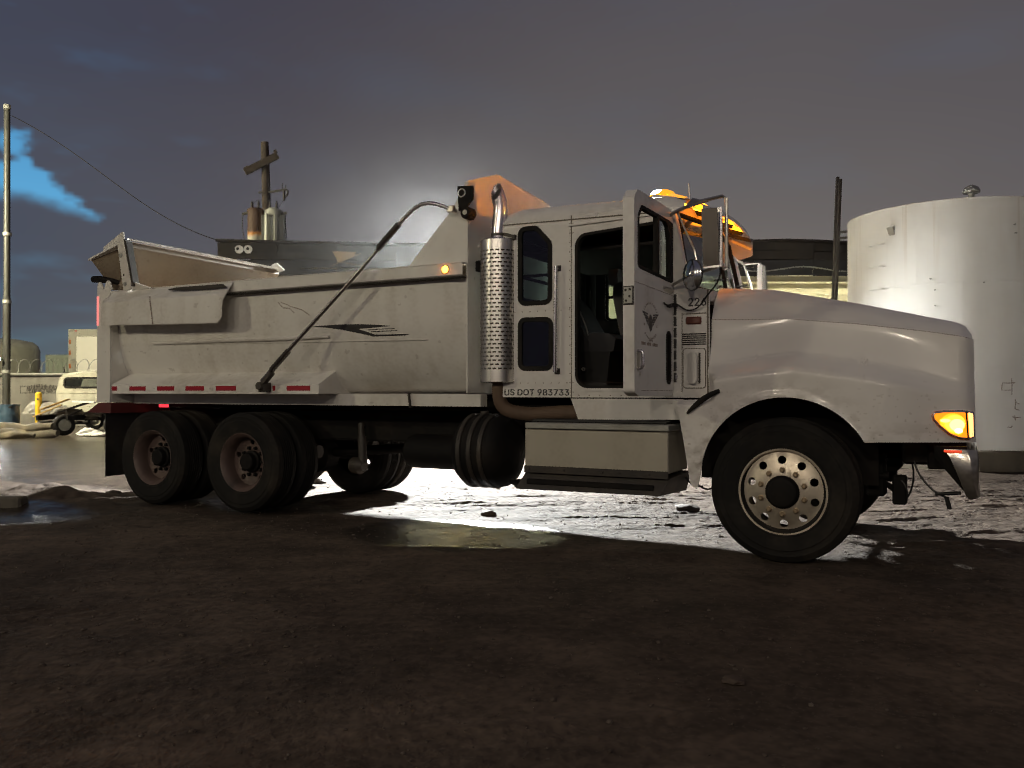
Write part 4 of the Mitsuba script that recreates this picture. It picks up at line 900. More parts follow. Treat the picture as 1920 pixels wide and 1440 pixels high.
# fender over the tandem
fen = [(-7.46, 0.0, 1.335), (-4.395, 0.0, 1.328)]
fd = part("fender", None, None, bed)
def yz(y, z): return (y, z)
topm = hull([(-7.46, .0, 1.332), (-4.395, .0, 1.326), (-7.46, .0, 1.322), (-4.395, .0, 1.316), (-7.46, .45, 1.56), (-4.395, .47, 1.57), (-7.46, .45, 1.55), (-4.395, .47, 1.56)])
part("top_plate", topm, "bed_paint", fd)
part("side_strip", box(-7.46, -4.395, .0, .012, 1.228, 1.328, .002), "bed_paint", fd)
part("end_plate", plate([(-4.39, .003, 1.232), (-4.39, .003, 1.330), (-4.39, .47, 1.572), (-4.39, .70, 1.235)], .008), "bed_paint", fd)
part("end_plate", plate([(-7.455, .003, 1.232), (-7.455, .003, 1.330), (-7.455, .45, 1.56), (-7.455, .70, 1.235)], .008), "bed_paint", fd)
fm = mirror(cat_(topm, box(-7.46, -4.395, .0, .012, 1.228, 1.328, .002)))
part("far_fender", fm, "bed_paint", fd)
for x0, x1 in ((-7.462, -7.372), (-7.158, -6.885), (-6.70, -6.425), (-6.25, -5.967), (-5.79, -5.50), (-4.99, -4.955), (-4.80, -4.495)):
    part("reflector", box(x0, x1, -.0025, -.0003, 1.262, 1.312, .0006), "tape_red", fd)
# rear corner post with gate teeth, tail chute
post = shapely.union_all([sg.box(-7.725, 1.125, -7.495, 2.44), sg.Polygon([(-7.725, 2.44), (-7.72, 2.50), (-7.695, 2.525), (-7.665, 2.525), (-7.64, 2.50), (-7.61, 2.435)]), sg.Polygon([(-7.605, 2.435), (-7.575, 2.51), (-7.55, 2.535), (-7.52, 2.535), (-7.495, 2.51), (-7.46, 2.435), (-7.50, 2.42)])])
part("rear_post", prism(post, 0.0, .014), "bed_paint", bed)
part("rear_post", mirror(prism(post, 0.0, .014)), "bed_paint", bed)
part("post_face", box(-7.505, -7.493, .015, .55, 1.13, 2.30, .002), "bed_paint", bed)
part("post_face", mirror(box(-7.505, -7.493, .015, .55, 1.13, 2.30, .002)), "bed_paint", bed)
part("tailgate", box(-7.60, -7.515, .05, 2.39, 1.20, 2.40, .01), "bed_paint", bed)
part("tail_chute", hull([(-7.50, .02, 1.125), (-7.50, 2.42, 1.125), (-7.70, .0, 1.12), (-7.70, 2.44, 1.12), (-7.90, .0, 1.01), (-7.90, 2.44, 1.01), (-7.48, .0, 1.005), (-7.48, 2.44, 1.005)]), "dark_red", bed)
part("gate_bar", tube([(-7.86, .05, 2.575), (-7.72, .05, 2.565), (-7.55, .08, 2.54), (-7.40, .1, 2.50)], [.04, .042, .03, .028], 10), "chassis_black", bed)
# upper gate section, swung up behind the bed
ug = part("upper_gate", None, None, bed)
panel = loft([[(x, y, z + dz * (y - .03) / 2.38) for x, z, dz in ((-7.40, 2.42, 0), (-7.35, 2.55, 0), (-7.28, 2.72, 0), (-7.225, 2.84, -.01), (-7.20, 2.90, -.02), (-7.215, 2.95, -.03), (-7.25, 2.975, -.03))] for y in np.linspace(.03, 2.41, 16)])
part("panel", cat_(panel, move(panel, -.012, 0, .004)), "stained_shaded_steel", ug)
part("top_edge", bar((-7.225, .03, 2.992), (-7.225, 2.41, 2.962), .03, .018), "bed_paint", ug)
part("gusset", plate([(-7.86, .02, 2.80), (-7.30, .09, 2.955), (-7.24, .12, 2.43), (-7.60, .12, 2.44)], .010), "stained_shaded_steel", ug)  # darker steel stands in for the shade inside the hollow gusset
part("gusset", plate([(-7.86, 2.44, 2.80), (-7.30, 2.44, 2.955), (-7.24, 2.44, 2.46), (-7.62, 2.44, 2.50)], .010), "bed_paint", ug)
part("lip", hull([(-7.87, -.02, 2.79), (-7.28, -.02, 2.945), (-7.87, -.01, 2.815), (-7.28, -.01, 2.97), (-7.87, 2.45, 2.79), (-7.28, 2.45, 2.945), (-7.87, 2.45, 2.815), (-7.28, 2.45, 2.97)]), "bed_paint", ug)
part("ear", plate([(-7.62, .0, 2.875), (-7.60, .0, 2.93), (-7.30, .0, 3.07), (-7.265, .0, 3.075), (-7.245, .0, 2.965)], .014), "bed_paint", ug)
part("ear", plate([(-7.45, 2.42, 2.87), (-7.32, 2.42, 3.03), (-7.24, 2.42, 3.04), (-7.10, 2.42, 2.93)], .014), "bed_paint", ug)
arm = part("arm", prism(rpoly([(-7.335, 2.97), (-7.225, 2.985), (-7.09, 2.46), (-7.10, 2.40), (-7.22, 2.40)], .02), -.035, -.02), "bed_paint", ug)
part("gate_post", prism(sg.Polygon([(-7.225, 2.985), (-7.185, 2.96), (-7.05, 2.44), (-7.09, 2.44)]), -.03, .05), "panel_gap", ug)
part("foot", prism([(-7.11, 2.405), (-7.11, 2.50), (-7.06, 2.485), (-6.78, 2.405)], -.012, .0), "bed_paint", ug)
for x, z in ((-7.265, 2.80), (-7.19, 2.47)):
    part("bolt", lathe([(0, -.014), (.022, -.013), (.026, 0)], (x, -.036, z), "y", 18), "grey_metal", ug)
part("bolt_hole", lathe([(0, -.001), (.014, 0)], (-7.215, -.0356, 2.575), "y", 14), "panel_gap", ug)
# bent sheet hanging from the rail
tb = []
for x in np.linspace(-7.445, -5.545, 24):
    w = .006 * math.sin(x * 5.1) + .004 * math.sin(x * 13)
    lo = 2.005 - .045 * (x + 7.445) / 1.9 + .3 * w
    a = sstep(-5.60, -5.545, x) * .06
    tb.append([(x, .0, 2.395), (x, -.045 + w, 2.335), (x, -.125 + w, 2.285 - a), (x, -.142 + w, 2.26 - a), (x, -.15 + w, 2.12), (x, -.15 + w * 1.5, lo + a)])
tm = loft(tb)
tr = part("bent_cover", cat_(tm, move(tm, 0, .008, -.004)), "bed_paint", bed, smooth=25, label="bent white sheet cover bolted below the rear top rail")
part("end_cap", plate([(-7.445, .0, 2.39), (-7.445, -.13, 2.285), (-7.445, -.15, 2.01), (-7.445, -.03, 2.05)], .006), "bed_paint", tr)
part("tear", prism(rpoly([(-6.45, 2.355), (-6.30, 2.375), (-5.62, 2.372), (-5.56, 2.335), (-5.80, 2.325), (-6.2, 2.335)], .004), -.092, -.062), "panel_gap", tr)
part("dent_line", tube([(-6.66, -.13, 2.295), (-6.63, -.152, 2.22), (-6.60, -.156, 2.10), (-6.585, -.154, 1.985)], .005, 6), "decal_faded", tr)
# headboard
hb = part("headboard", None, None, bed)
fp = [(.09, 1.24), (.09, 3.135), (.64, 3.315), (1.80, 3.245), (2.35, 3.10), (2.35, 1.24)]
part("front_plate", prism_x(sg.Polygon(fp), -2.757, -2.743), "bed_paint", hb)
spn = prism([(-2.76, 2.40), (-2.76, 3.138), (-2.905, 2.905), (-3.405, 2.40)], .085, .098)
part("side_plate", spn, "bed_paint", hb)
part("side_plate", mirror(spn), "bed_paint", hb)
part("front_edge", cat_(bar((-2.745, .085, 2.40), (-2.745, .085, 3.135), .03, .03), bar((-2.745, .09, 3.14), (-2.745, .64, 3.32), .02, .016), bar((-2.745, .64, 3.32), (-2.745, 1.80, 3.25), .02, .016)), "bed_paint", hb)
rb = part("roller_bracket", prism(rpoly([(-2.825, 3.10), (-2.66, 3.085), (-2.66, 2.97), (-2.70, 2.93), (-2.735, 2.885), (-2.775, 2.90), (-2.81, 2.87)], .006), .045, .062), "chassis_black", hb)
for (x, z, r) in ((-2.778, 3.035, .036),):
    part("ring", lathe([(r - .006, -.004), (r + .002, -.006), (r + .006, 0)], (x, .045, z), "y", 28), "bright_steel", rb)
part("roller", lathe([(0, -.05), (.045, -.05), (.055, -.03), (.055, .06)], (-2.715, .045, 2.845), "y", 24), "chassis_black", rb)
part("roller_end", lathe([(0, -.052), (.022, -.0515), (.024, -.05)], (-2.715, .045, 2.845), "y", 12), "grey_metal", rb)
ms = part("side_marker", lathe([(0, -.026), (.018, -.024), (.03, -.012), (.034, 0)], (-2.925, .004, 2.352), "y", 24), "amber_lens", bed, label="lit round amber side marker", **emit(2.0, .50, .045))
part("marker_base", lathe([(.034, -.004), (.042, -.003), (.044, .0)], (-2.925, .0045, 2.352), "y", 24), "dark_trim", ms)
rm = part("rear_marker", box(-7.36, -7.20, .56, .58, 1.065, 1.10, .004), "red_lens", bed, label="lit red marker lamp above the rear tyre", **emit(.22, .008, .012))
part("red_spill_strip", box(-7.722, -7.690, -.010, -.0005, 2.02, 2.36, .002), "red_lens", bed, label="glowing pinkish strip standing in for red light falling on the rear post", **emit(.10, .034, .030))  # no lamp: glowing strip stands in for red light spilt on the post edge
part("light_bar", box(-2.72, -2.66, .18, .24, 2.34, 2.44, .01), "chassis_black", bed)
# tarp arm
ta = part("tarp_arm", tube(spline([(-5.04, -.10, 1.36), (-4.2, -.10, 2.06), (-3.42, -.10, 2.725), (-3.22, -.09, 2.895), (-3.12, -.08, 2.945), (-3.02, -.06, 2.945), (-2.87, .0, 2.89)], 40), .0185, 14), "arm_steel", label="bent tarp arm along the bed side")
part("pivot", cat_(box(-5.09, -5.0, -.11, -.003, 1.25, 1.345, .01), lathe([(0, -.03), (.038, -.03), (.045, 0.0)], (-5.05, -.11, 1.31), "y", 20), bar((-5.06, -.10, 1.30), (-4.90, -.10, 1.44), .06, .03)), "dark_metal", ta)
part("spring", tube([(-4.93 + .25 * t + .0 * math.cos(40 * t), -.10 + .030 * math.sin(55 * t), 1.45 + .21 * t + .03 * math.cos(55 * t)) for t in np.linspace(0, 1, 90)], .007, 6), "dark_metal", ta)
part("sleeve", tube([(-3.60, -.10, 2.575), (-3.36, -.10, 2.78)], .029, 14), "dark_metal", ta)
part("tarp_rod", cat_(rod((-2.87, .0, 2.89), (-2.87, 2.44, 2.89), .018), box(-2.90, -2.83, -.02, .03, 2.86, 2.92, .006)), "worn_chrome", ta)
for t in (0, 1):
    m2 = prism_x(sg.box(.02, .27, .60, 1.02), -7.60, -7.588)
    part("mud_flap", mirror(m2) if t else m2, "black_rubber")

# ---------------------------------------------------------------- the yard
def yard(m):
    v = np.array(m.vertices)
    w = np.zeros_like(v)
    w[:, :2] = CAM[:2] + v[:, :1] * RIGHT + v[:, 1:2] * AWAY
    w[:, 2] = v[:, 2]
    return trimesh.Trimesh(w, np.array(m.faces), process=False)
def lamp_head(name, parent, pos, direction, radius, intensity, colour, weight=2.0):
    """A round floodlight head: a real disc of light in a shallow housing; intensity in radiance times area along its axis."""
    d = np.asarray(direction, float); d /= np.linalg.norm(d)
    m = lathe([(0, .012), (radius * .7, .009), (radius, 0)], (0, 0, 0), "z", 28)
    M = trimesh.geometry.align_vectors([0, 0, 1], d); M[:3, 3] = pos
    lens = m.copy(); lens.apply_transform(M)
    t = lens.triangles
    if (np.cross(t[:, 1] - t[:, 0], t[:, 2] - t[:, 0]) @ d).sum() < 0:
        lens = trimesh.Trimesh(np.array(lens.vertices), np.array(lens.faces)[:, ::-1], process=False)
    L = intensity / (math.pi * radius ** 2)
    full = f"{parent}__{name}" if parent else name
    n = count.get(full, 0); count[full] = n + 1
    full += f"_{n:03d}" if n else ""
    scene[full] = mikit.ply(lens, "lamp_glass", 30, **emit(*(L * np.asarray(colour)), weight))
    h = lathe([(radius * 1.08, .02), (radius * 1.1, -.02), (radius * .8, -.12), (0, -.14), (0, -.13)], (0, 0, 0), "z", 28)
    h.apply_transform(M)
    put("housing", h, "lamp_housing", parent)

# white storage tank, its plates welded in courses
TX, TZ, TRAD, TH = 7.73, 14.84, 1.705, 4.293
tk = put("storage_tank", None, None, label="tall white cylindrical storage tank on a dark base, lit from its left", cat="tank")
for c in range(3):
    z0, z1 = .335 + c * 1.319, .335 + (c + 1) * 1.319 - .004
    for k in range(8):
        a0 = 2 * np.pi * (k + .5 * (c % 2)) / 8 + .0012; a1 = a0 + 2 * np.pi / 8 - .0024
        put("plate", yard(lathe([(TRAD - .01, z0), (TRAD, z0 + .004), (TRAD, z1 - .004), (TRAD - .01, z1)], (TX, TZ, 0), "z", 14, a0, a1)), "tank_paint", tk)
put("seam_backing", yard(lathe([(TRAD - .004, .33), (TRAD - .004, TH)], (TX, TZ, 0), "z", 96)), "tank_paint", tk)
put("roof", yard(lathe([(TRAD, TH - .01), (TRAD + .012, TH), (TRAD - .03, TH + .004), (0, TH + .06)], (TX, TZ, 0), "z", 96)), "tank_paint", tk)
put("base", yard(lathe([(TRAD + .03, 0), (TRAD + .03, .31), (TRAD - .02, .335), (TRAD - .05, .335)], (TX, TZ, 0), "z", 96)), "tank_base", tk)
def on_tank(ang, r=TRAD, z=0.0):
    return (TX + r * math.sin(ang), TZ - r * math.cos(ang), z)
va = -.30
put("vent_hood", yard(lathe([(.04, 4.28), (.05, 4.38), (.12, 4.39), (.13, 4.42), (.10, 4.48), (.04, 4.515), (0, 4.52)], on_tank(va, 1.55), "z", 20)), "grey_metal", tk)
hb_ = put("lug", yard(hull([on_tank(-1.02 + da, TRAD + dr_, z) for da in (-.03, .03) for dr_, z in ((0, 3.98), (.07, 3.95), (0, 3.83))])), "grey_metal", tk)
for k in range(9):
    z = .75 + k * .37
    put("rung", yard(cat_(tube([on_tank(-1.26, TRAD, z), on_tank(-1.26, TRAD + .08, z), on_tank(-1.10, TRAD + .08, z), on_tank(-1.10, TRAD, z)], .010, 6))), "tank_paint", tk)
for a, z in ((-.62, 2.87), (-.66, 3.05), (-.62, 2.62), (.05, 3.85), (.06, 3.72), (-.22, 2.95), (-.33, 2.0)):
    put("stud", yard(rod(on_tank(a, TRAD - .01, z), on_tank(a, TRAD + .03, z), .013, 8)), "grey_metal", tk)
def scribble(pts):
    return tube([on_tank(a, TRAD + .002, z) for a, z in pts], .007, 5)
sc_ = cat_(*[yard(scribble(q)) for q in ([(.02, 1.46), (.021, 1.25), (.02, 1.20)], [(-.065, 1.385), (-.01, 1.38), (.05, 1.39)], [(-.065, 1.385), (-.07, 1.275), (.03, 1.27)], [(.05, 1.13), (.06, 1.08), (.09, 1.06)], [(.055, 1.09), (.05, .98), (.09, .96)], [(.02, .86), (.05, .845), (.1, .85)], [(.045, .88), (.052, .80)], [(-.02, .70), (.015, .69), (.02, .72)])])
put("scribble", sc_, "decal_faded", tk, label="thin dark scribbled lines low on the tank wall")

# ladder beside the tank, seen edge on
la = put("ladder", None, None, label="tall dark steel ladder leaning beside the white tank", cat="ladder")
LD0, LD1 = (5.93, 15.35, .02), (6.115, 15.45, 5.24)
for k, (dx, dz, top) in enumerate(((0, 0, 5.16), (.075, .32, 5.28))):
    a = np.array([5.80 + dx, 15.45 + dz, .0]); b = np.array([6.05 + dx, 15.55 + dz, top])
    put("rail", yard(bar(a, b, .045, .07, up=(0, 1, 0))), "dark_metal", la)
for k in range(16):
    t = (k + .7) / 17
    a = np.array([5.80, 15.45, 0]) * (1 - t) + np.array([6.05, 15.55, 5.16]) * t
    put("rung", yard(rod(a, a + np.array([.075, .32, .0]), .014, 8)), "dark_metal", la)
for z in (4.17, 4.06):
    put("bracket", yard(bar((6.0, 15.5, z), (6.32, 15.25, z), .035, .04)), "dark_metal", la)

# long open warehouse behind
WZ = 21.0
wh = put("warehouse", None, None, label="long dark roofed open warehouse behind the truck, lit inside", cat="warehouse")
def roof_top(X):
    return 4.98 - .13 * np.sin(np.clip((X + 7.35) / 9, 0, 1) * math.pi * .55) + .13 * np.exp(-((X - 6.8) / 2.0) ** 2)
xs = np.linspace(-7.35, 12.0, 27)
nb = 13
for row in range(4):
    for k in range(nb):
        xa, xb = -7.35 + 19.35 * k / nb, -7.35 + 19.35 * (k + 1) / nb - .010
        rr = rng.normal(0, .009, 4)
        def zz(X, t):
            return 4.14 + (roof_top(X) - 4.14) * t
        t0, t1 = row / 4, (row + 1) / 4 - .012
        off = .10 * (row < 2) + .02 * row + rr[0]
        tilt = .04 + rr[1]
        P = [(X, WZ + off + tilt * (1 - q) + d, zz(X, t) + rr[2 if X == xa else 3]) for X in (xa, xb) for q, t in ((0, t0), (1, t1)) for d in (0, .03)]
        put("fascia_board", yard(hull(P)), "roof_dark" if row >= 2 else "roof_grey", wh)
put("roof_edge", yard(tube([(X, WZ - .04, float(roof_top(X)) + .02) for X in xs], .04, 6)), "roof_dark", wh)
put("roof", yard(loft([[(X, WZ + .08, float(roof_top(X)) + .01), (X, WZ + 2.4, float(roof_top(X)) + .02), (X, WZ + 4.4, float(roof_top(X)) - .3)] for X in xs])), "roof_dark", wh)
put("end_wall", yard(box(-7.37, -7.33, WZ + .08, WZ + 4.4, 0, 4.6)), "roof_dark", wh)
put("torn_panel", yard(plate([(-4.46, WZ - .04, 4.73), (-3.86, WZ - .03, 4.71), (-3.94, WZ - .02, 4.59), (-4.31, WZ - .01, 4.455)], .015)), "plywood", wh, label="torn tan patch of board in the dark fascia")
put("tear", yard(plate([(-4.72, WZ - .04, 4.73), (-4.47, WZ - .04, 4.715), (-4.36, WZ - .02, 4.58)], .015)), "panel_gap", wh)
put("splinter", yard(cat_(bar((-4.5, WZ - .03, 4.36), (-3.75, WZ - .03, 4.68), .012, .012), bar((-4.35, WZ - .03, 4.48), (-3.7, WZ - .03, 4.36), .012, .012))), "plywood", wh, kind="stuff")
put("ceiling", yard(box(-7.3, 12, WZ + .25, WZ + 4.35, 4.40, 4.42)), "shed_white", wh)
put("back_wall", yard(box(-7.3, 12, WZ + 4.35, WZ + 4.4, 0, 4.40)), "shed_white", wh)
for k in range(22):
    X = -6.9 + k * .88
    put("joist", yard(bar((X + .12, WZ + .28, 4.325), (X - .62, WZ + 4.3, 4.325), .05, .14)), "shed_white", wh)
for Z in (WZ + .9, WZ + 2.4, WZ + 3.8):
    put("purlin", yard(box(-7.2, 11.9, Z, Z + .10, 4.10, 4.24)), "shed_white", wh)
for X in (-7.1, -2.6, 1.9, 6.3, 10.8):
    put("column", yard(box(X, X + .15, WZ + .3, WZ + .45, 0, 4.24)), "grey_metal", wh)
for X in (-2.0, 1.2, 4.4, 7.4, 9.6):
    put("tube_lamp", yard(box(X - .55, X + .55, WZ + 3.0, WZ + 3.1, 3.05, 3.10, .01)), "lamp_glass", wh, **emit(11.0, 10.6, 7.4, 0.6))
tf = put("twin_floodlight", None, None, label="pair of small round white lamps with dark centres on the dark roof edge", cat="lamp")
for px in (-6.74, -6.52):
    put("reflector", yard(lathe([(.0, -.03), (.07, -.03), (.100, -.04), (.105, .0), (.08, .05), (0, .055)], (px, WZ - .14, 4.755), "y", 24)), "disc_white", tf)
    put("bulb", yard(lathe([(0, -.050), (.033, -.046), (.037, -.03)], (px + (-.03 if px < -6.6 else .0), WZ - .14, 4.77), "y", 14)), "black_plastic", tf)
    put("arm", yard(rod((px, WZ - .09, 4.755), (px, WZ + .1, 4.755), .02)), "dark_metal", tf)
put("hanging_cable", yard(tube(spline([(5.4, 19.5, 4.05), (6.15, 19.5, 4.065), (6.8, 19.5, 4.13), (7.4, 19.5, 4.05), (8.0, 19.5, 4.01), (9, 19.5, 3.99)], 50), .016, 6)), "steel_pipe", label="pale cable strung in front of the warehouse roof", cat="cable")
put("rail_pipe", yard(tube([(-4.9, 17.3, 3.46), (-1.9, 17.3, 3.44), (3, 17.3, 3.4)], .020, 6)), "steel_pipe", label="thin pale pipe running behind the bed rail", cat="pipe")

# wooden utility pole with two transformers
up = put("utility_pole", None, None, label="dark wooden utility pole with a slanting crossarm", cat="utility pole")
put("pole", yard(tube([(-7.42, 26, -.1), (-7.55, 26, 6.5), (-7.62, 26, 8.92)], [.17, .14, .115], 18)), "pole_wood", up)
put("crossarm", yard(bar((-8.13, 25.7, 7.93), (-7.23, 26.0, 8.52), .12, .20)), "pole_wood", up)
put("cap", yard(cat_(bar((-8.16, 25.7, 8.02), (-8.05, 25.72, 8.10), .08, .06), bar((-7.33, 25.98, 8.62), (-7.25, 26.0, 8.66), .06, .10))), "pole_wood", up)
put("cutout_arm", yard(cat_(bar((-7.75, 25.8, 7.32), (-7.62, 25.8, 7.34), .05, .05), bar((-7.45, 25.8, 7.33), (-6.9, 25.8, 7.42), .04, .06), tube(spline([(-6.95, 25.8, 7.42), (-6.86, 25.8, 7.38), (-6.90, 25.8, 7.22), (-6.98, 25.8, 7.14)]), .03, 6), rod((-7.02, 25.8, 7.40), (-7.02, 25.8, 7.62), .012), rod((-6.92, 25.8, 7.40), (-6.92, 25.8, 7.56), .012), rod((-6.97, 25.8, 7.08), (-6.97, 25.8, 7.38), .035))), "dark_metal", up)
put("lead", yard(cat_(tube(spline([(-6.98, 25.8, 7.12), (-7.10, 25.8, 6.92), (-7.2, 25.8, 6.80)]), .008, 5), tube(spline([(-7.65, 25.8, 7.10), (-7.85, 25.8, 7.04), (-7.92, 25.8, 6.85)]), .008, 5))), "dark_metal", up)
def transformer(X, m_, fins, label):
    t = put("transformer", None, None, label=label, cat="transformer", group=None)
    r = .24 if not fins else .20
    put("can", yard(lathe([(0, 5.62), (r, 5.62), (r, 6.66), (r + .015, 6.66), (r + .015, 6.72), (r * .8, 6.77), (0, 6.79)], (X, 25.5, 0), "z", 32)), m_, t)
    if fins:
        for a in np.linspace(-2.2, 2.2, 6):
            c, s_ = math.sin(a), -math.cos(a)
            put("fin", yard(hull([(X + c * q + s_ * w, 25.5 + s_ * q - c * w, z) for q in (.19, .36) for w in (-.04, .04) for z in (5.66, 6.56)])), m_, t)
        put("collar", yard(lathe([(.23, 6.50), (.27, 6.52), (.27, 6.70), (.22, 6.72)], (X, 25.5, 0), "z", 24)), m_, t)
    for dx in (-.1, .1):
        put("bushing", yard(lathe([(.03, 6.74), (.045, 6.80), (.03, 6.84), (.04, 6.9), (.02, 6.98), (0, 7.0)], (X + dx, 25.45, 0), "z", 10)), "dark_metal", t)
    put("bracket", yard(cat_(bar((X + (-.38 if not fins else .25), 25.4, 6.58), (X + (-.2 if not fins else .42), 25.4, 6.62), .05, .07), tube(spline([(X + (-.36 if not fins else .38), 25.4, 6.56), (X + (-.36 if not fins else .40), 25.4, 6.1), (X + (-.28 if not fins else .44), 25.4, 5.7)]), .012, 5))), "dark_metal", t)
transformer(-7.74, "rusty_drum", False, "rust streaked drum transformer on the left of the wooden pole")
transformer(-7.20, "transformer_paint", True, "pale finned transformer on the right of the wooden pole")
put("power_line", yard(tube(spline([(-14.83, 25, 9.42), (-12.0, 23.9, 7.7), (-9.5, 22.4, 6.05), (-7.3, 21, 5.0)], 40), .011, 5)), "chassis_black", label="thin overhead wire sagging from the steel pole to the warehouse", cat="wire")

# steel pole at the left with a floodlight low on it
sp_ = put("steel_pole", None, None, label="tall slim galvanised steel pole behind the blue barrel", cat="pole")
put("pole", yard(tube([(-14.95, 25, -.1), (-14.95, 25, 4.0), (-14.95, 25, 4.01), (-14.97, 25, 9.7)], [.105, .105, .09, .085], 20)), "pole_metal", sp_)
put("cap", yard(lathe([(0, 9.78), (.1, 9.74), (.1, 9.64), (.085, 9.62)], (-14.97, 25, 0), "z", 20)), "grey_metal", sp_)
for z in (3.9, 5.9, 1.83):
    put("clamp", yard(lathe([(.09, z - .05), (.122, z - .05), (.122, z + .05), (.09, z + .05)], (-14.95, 25, 0), "z", 20)), "grey_metal", sp_)
fl_ = put("floodlight", None, None, label="small lit floodlight at the left edge beside the steel pole", cat="lamp")
lamp_head("lens", fl_, Y3(-15.08, 24.75, 2.20), (RIGHT * .35 - AWAY * .9).tolist() + [-.25], .085, 6, (1, .98, .9), 0.5)
put("arm", yard(rod((-15.08, 24.9, 2.20), (-14.95, 25, 2.20), .025)), "dark_metal", fl_)

# barrel, bollard, tarp roll, bag
bb = put("barrel", None, None, label="blue plastic barrel at the left edge of the yard", cat="barrel")
put("body", yard(lathe([(0, 0), (.27, 0), (.29, .03), (.295, .28), (.305, .30), (.295, .32), (.295, .58), (.305, .60), (.295, .62), (.29, .82), (.30, .84), (.30, .875), (.28, .875)], (-14.42, 24.2, 0), "z", 40)), "blue_plastic", bb)
put("lid", yard(lathe([(0, .85), (.25, .85), (.275, .872), (.285, .875)], (-14.42, 24.2, 0), "z", 40)), "black_plastic", bb)
put("bung", yard(rod((-14.2, 24.0, .80), (-14.2, 23.9, .80), .03)), "black_plastic", bb)
yb = put("bollard", None, None, label="yellow painted steel bollard beside the blue barrel", cat="bollard")
put("post", yard(lathe([(.088, 0), (.088, 1.17), (.075, 1.205), (.04, 1.225), (0, 1.23)], (-14.0, 25.0, 0), "z", 28)), "yellow_paint", yb)
put("hole", yard(lathe([(.028, -.001), (0, -.002)], (-13.975, 24.91, 1.02), "y", 14)), "panel_gap", yb)
def lump(pts_r, seed, rough, m_, yard_=True, detail=3):
    ico = trimesh.creation.icosphere(detail)
    v = np.array(ico.vertices)
    n = meshkit.fbm(v * 1.7 + seed * 7.3, 4, seed) - .5
    v = v * (1 + rough * n)[:, None] * np.asarray(pts_r)
    v[:, 2] = np.maximum(v[:, 2], -.15 * pts_r[2])
    return trimesh.Trimesh(v, np.array(ico.faces), process=False)
rolls = []
for k, (x0, x1, z, r, dz) in enumerate(((-14.4, -12.15, 22.6, .13, .10), (-14.2, -12.35, 22.8, .12, .27), (-14.6, -12.6, 22.45, .09, .07))):
    P = spline([(x0 + (x1 - x0) * t, z + .12 * math.sin(3 * t + k), dz + .04 * math.sin(7 * t + k)) for t in np.linspace(0, 1, 7)], 40)
    m_ = tube(P, [r * (.75 + .35 * math.sin(math.pi * t) + .12 * math.sin(17 * t + k)) for t in np.linspace(0, 1, 40)], 18)
    v = np.array(m_.vertices); v += (meshkit.fbm(v * 5 + k, 3, k)[:, None] - .5) * .07
    rolls.append(trimesh.Trimesh(v, m_.faces, process=False))
put("canvas_roll", yard(cat_(*rolls)), "canvas", label="crumpled roll of dark canvas lying in front of the bollard", cat="tarp")
bg = cat_(move(lump((.26, .22, .17), 3, 1.3, None), -11.85, 23.6, .06), move(lump((.2, .18, .10), 5, 1.4, None), -11.55, 23.5, .05), move(lump((.14, .14, .08), 8, 1.4, None), -11.3, 23.4, .04))
put("plastic_bag", yard(bg), "bag_plastic", smooth=25, label="crumpled white plastic bag on the ground behind the dump truck", cat="bag")

# wrecked old pickup, bed gone
pk = put("old_pickup", None, None, label="old cream pickup cab on a bare frame without its bed", cat="pickup truck")
PX, PZ = -12.9, 25.6
def pk_ring(Z, w0, w1, w2, h0, h1, h2):
    """half widths at sill, belt and roof edge"""
    half = [(w0, h0), (w0 + .03, .5 * (h0 + h1)), (w1, h1), (w2 + .06, h1 + .75 * (h2 - h1)), (w2 - .08, h2 - .02), (.0, h2 + .03)]
    return [(PX + a, Z, b) for a, b in half] + [(PX - a, Z, b) for a, b in half[-2::-1]]
put("cab", yard(cat_(loft([pk_ring(PZ, .86, .90, .74, .62, 1.22, 1.80), pk_ring(PZ + .35, .90, .94, .78, .60, 1.22, 1.86), pk_ring(PZ + 1.0, .90, .94, .78, .60, 1.22, 1.86), pk_ring(PZ + 1.35, .88, .92, .70, .6, 1.22, 1.80)]))), "old_cream", pk, smooth=40)
bw = sg.Polygon([(PX - .86, .62), (PX - .90, 1.22), (PX - .80, 1.65), (PX - .66, 1.78), (PX, 1.83), (PX + .66, 1.78), (PX + .80, 1.65), (PX + .90, 1.22), (PX + .86, .62)])
ww = rpoly([(PX - .66, 1.37), (PX - .62, 1.65), (PX + .42, 1.65), (PX + .44, 1.37)], .08)
put("back_wall", yard(prism(bw.difference(ww), PZ - .015, PZ)), "old_cream", pk)
pw = put("rear_window", yard(prism(ww.buffer(.03).difference(ww.buffer(-.025)), PZ - .03, PZ + .01)), "black_rubber", pk)
put("pane", yard(prism(ww, PZ - .006, PZ - .005)), "clear_glass", pw, smooth=False)
put("back_crease", yard(cat_(box(PX - .88, PX + .88, PZ - .03, PZ - .014, 1.19, 1.215, .004), box(PX - .86, PX + .86, PZ - .024, PZ - .014, 1.00, 1.012, .003))), "old_cream", pk)
put("seat_back", yard(box(PX - .7, PX + .7, PZ + .12, PZ + .3, .6, 1.15, .05)), "seat_grey", pk)
put("hood", yard(box(PX - .8, PX + .8, PZ + 1.4, PZ + 2.7, .6, 1.15, .08)), "old_cream", pk)
for dx in (-.42, .42):
    put("frame_rail", yard(bar((PX + dx, PZ - 1.9, .50), (PX + dx, PZ + 2.6, .52), .06, .14)), "chassis_black", pk)
put("axle", yard(rod((PX - .72, PZ - 1.3, .36), (PX + .72, PZ - 1.3, .36), .05)), "chassis_black", pk)
put("bumper", yard(box(PX - .05, PX + .95, PZ - .7, PZ - .55, .40, .58)), "chassis_black", pk)
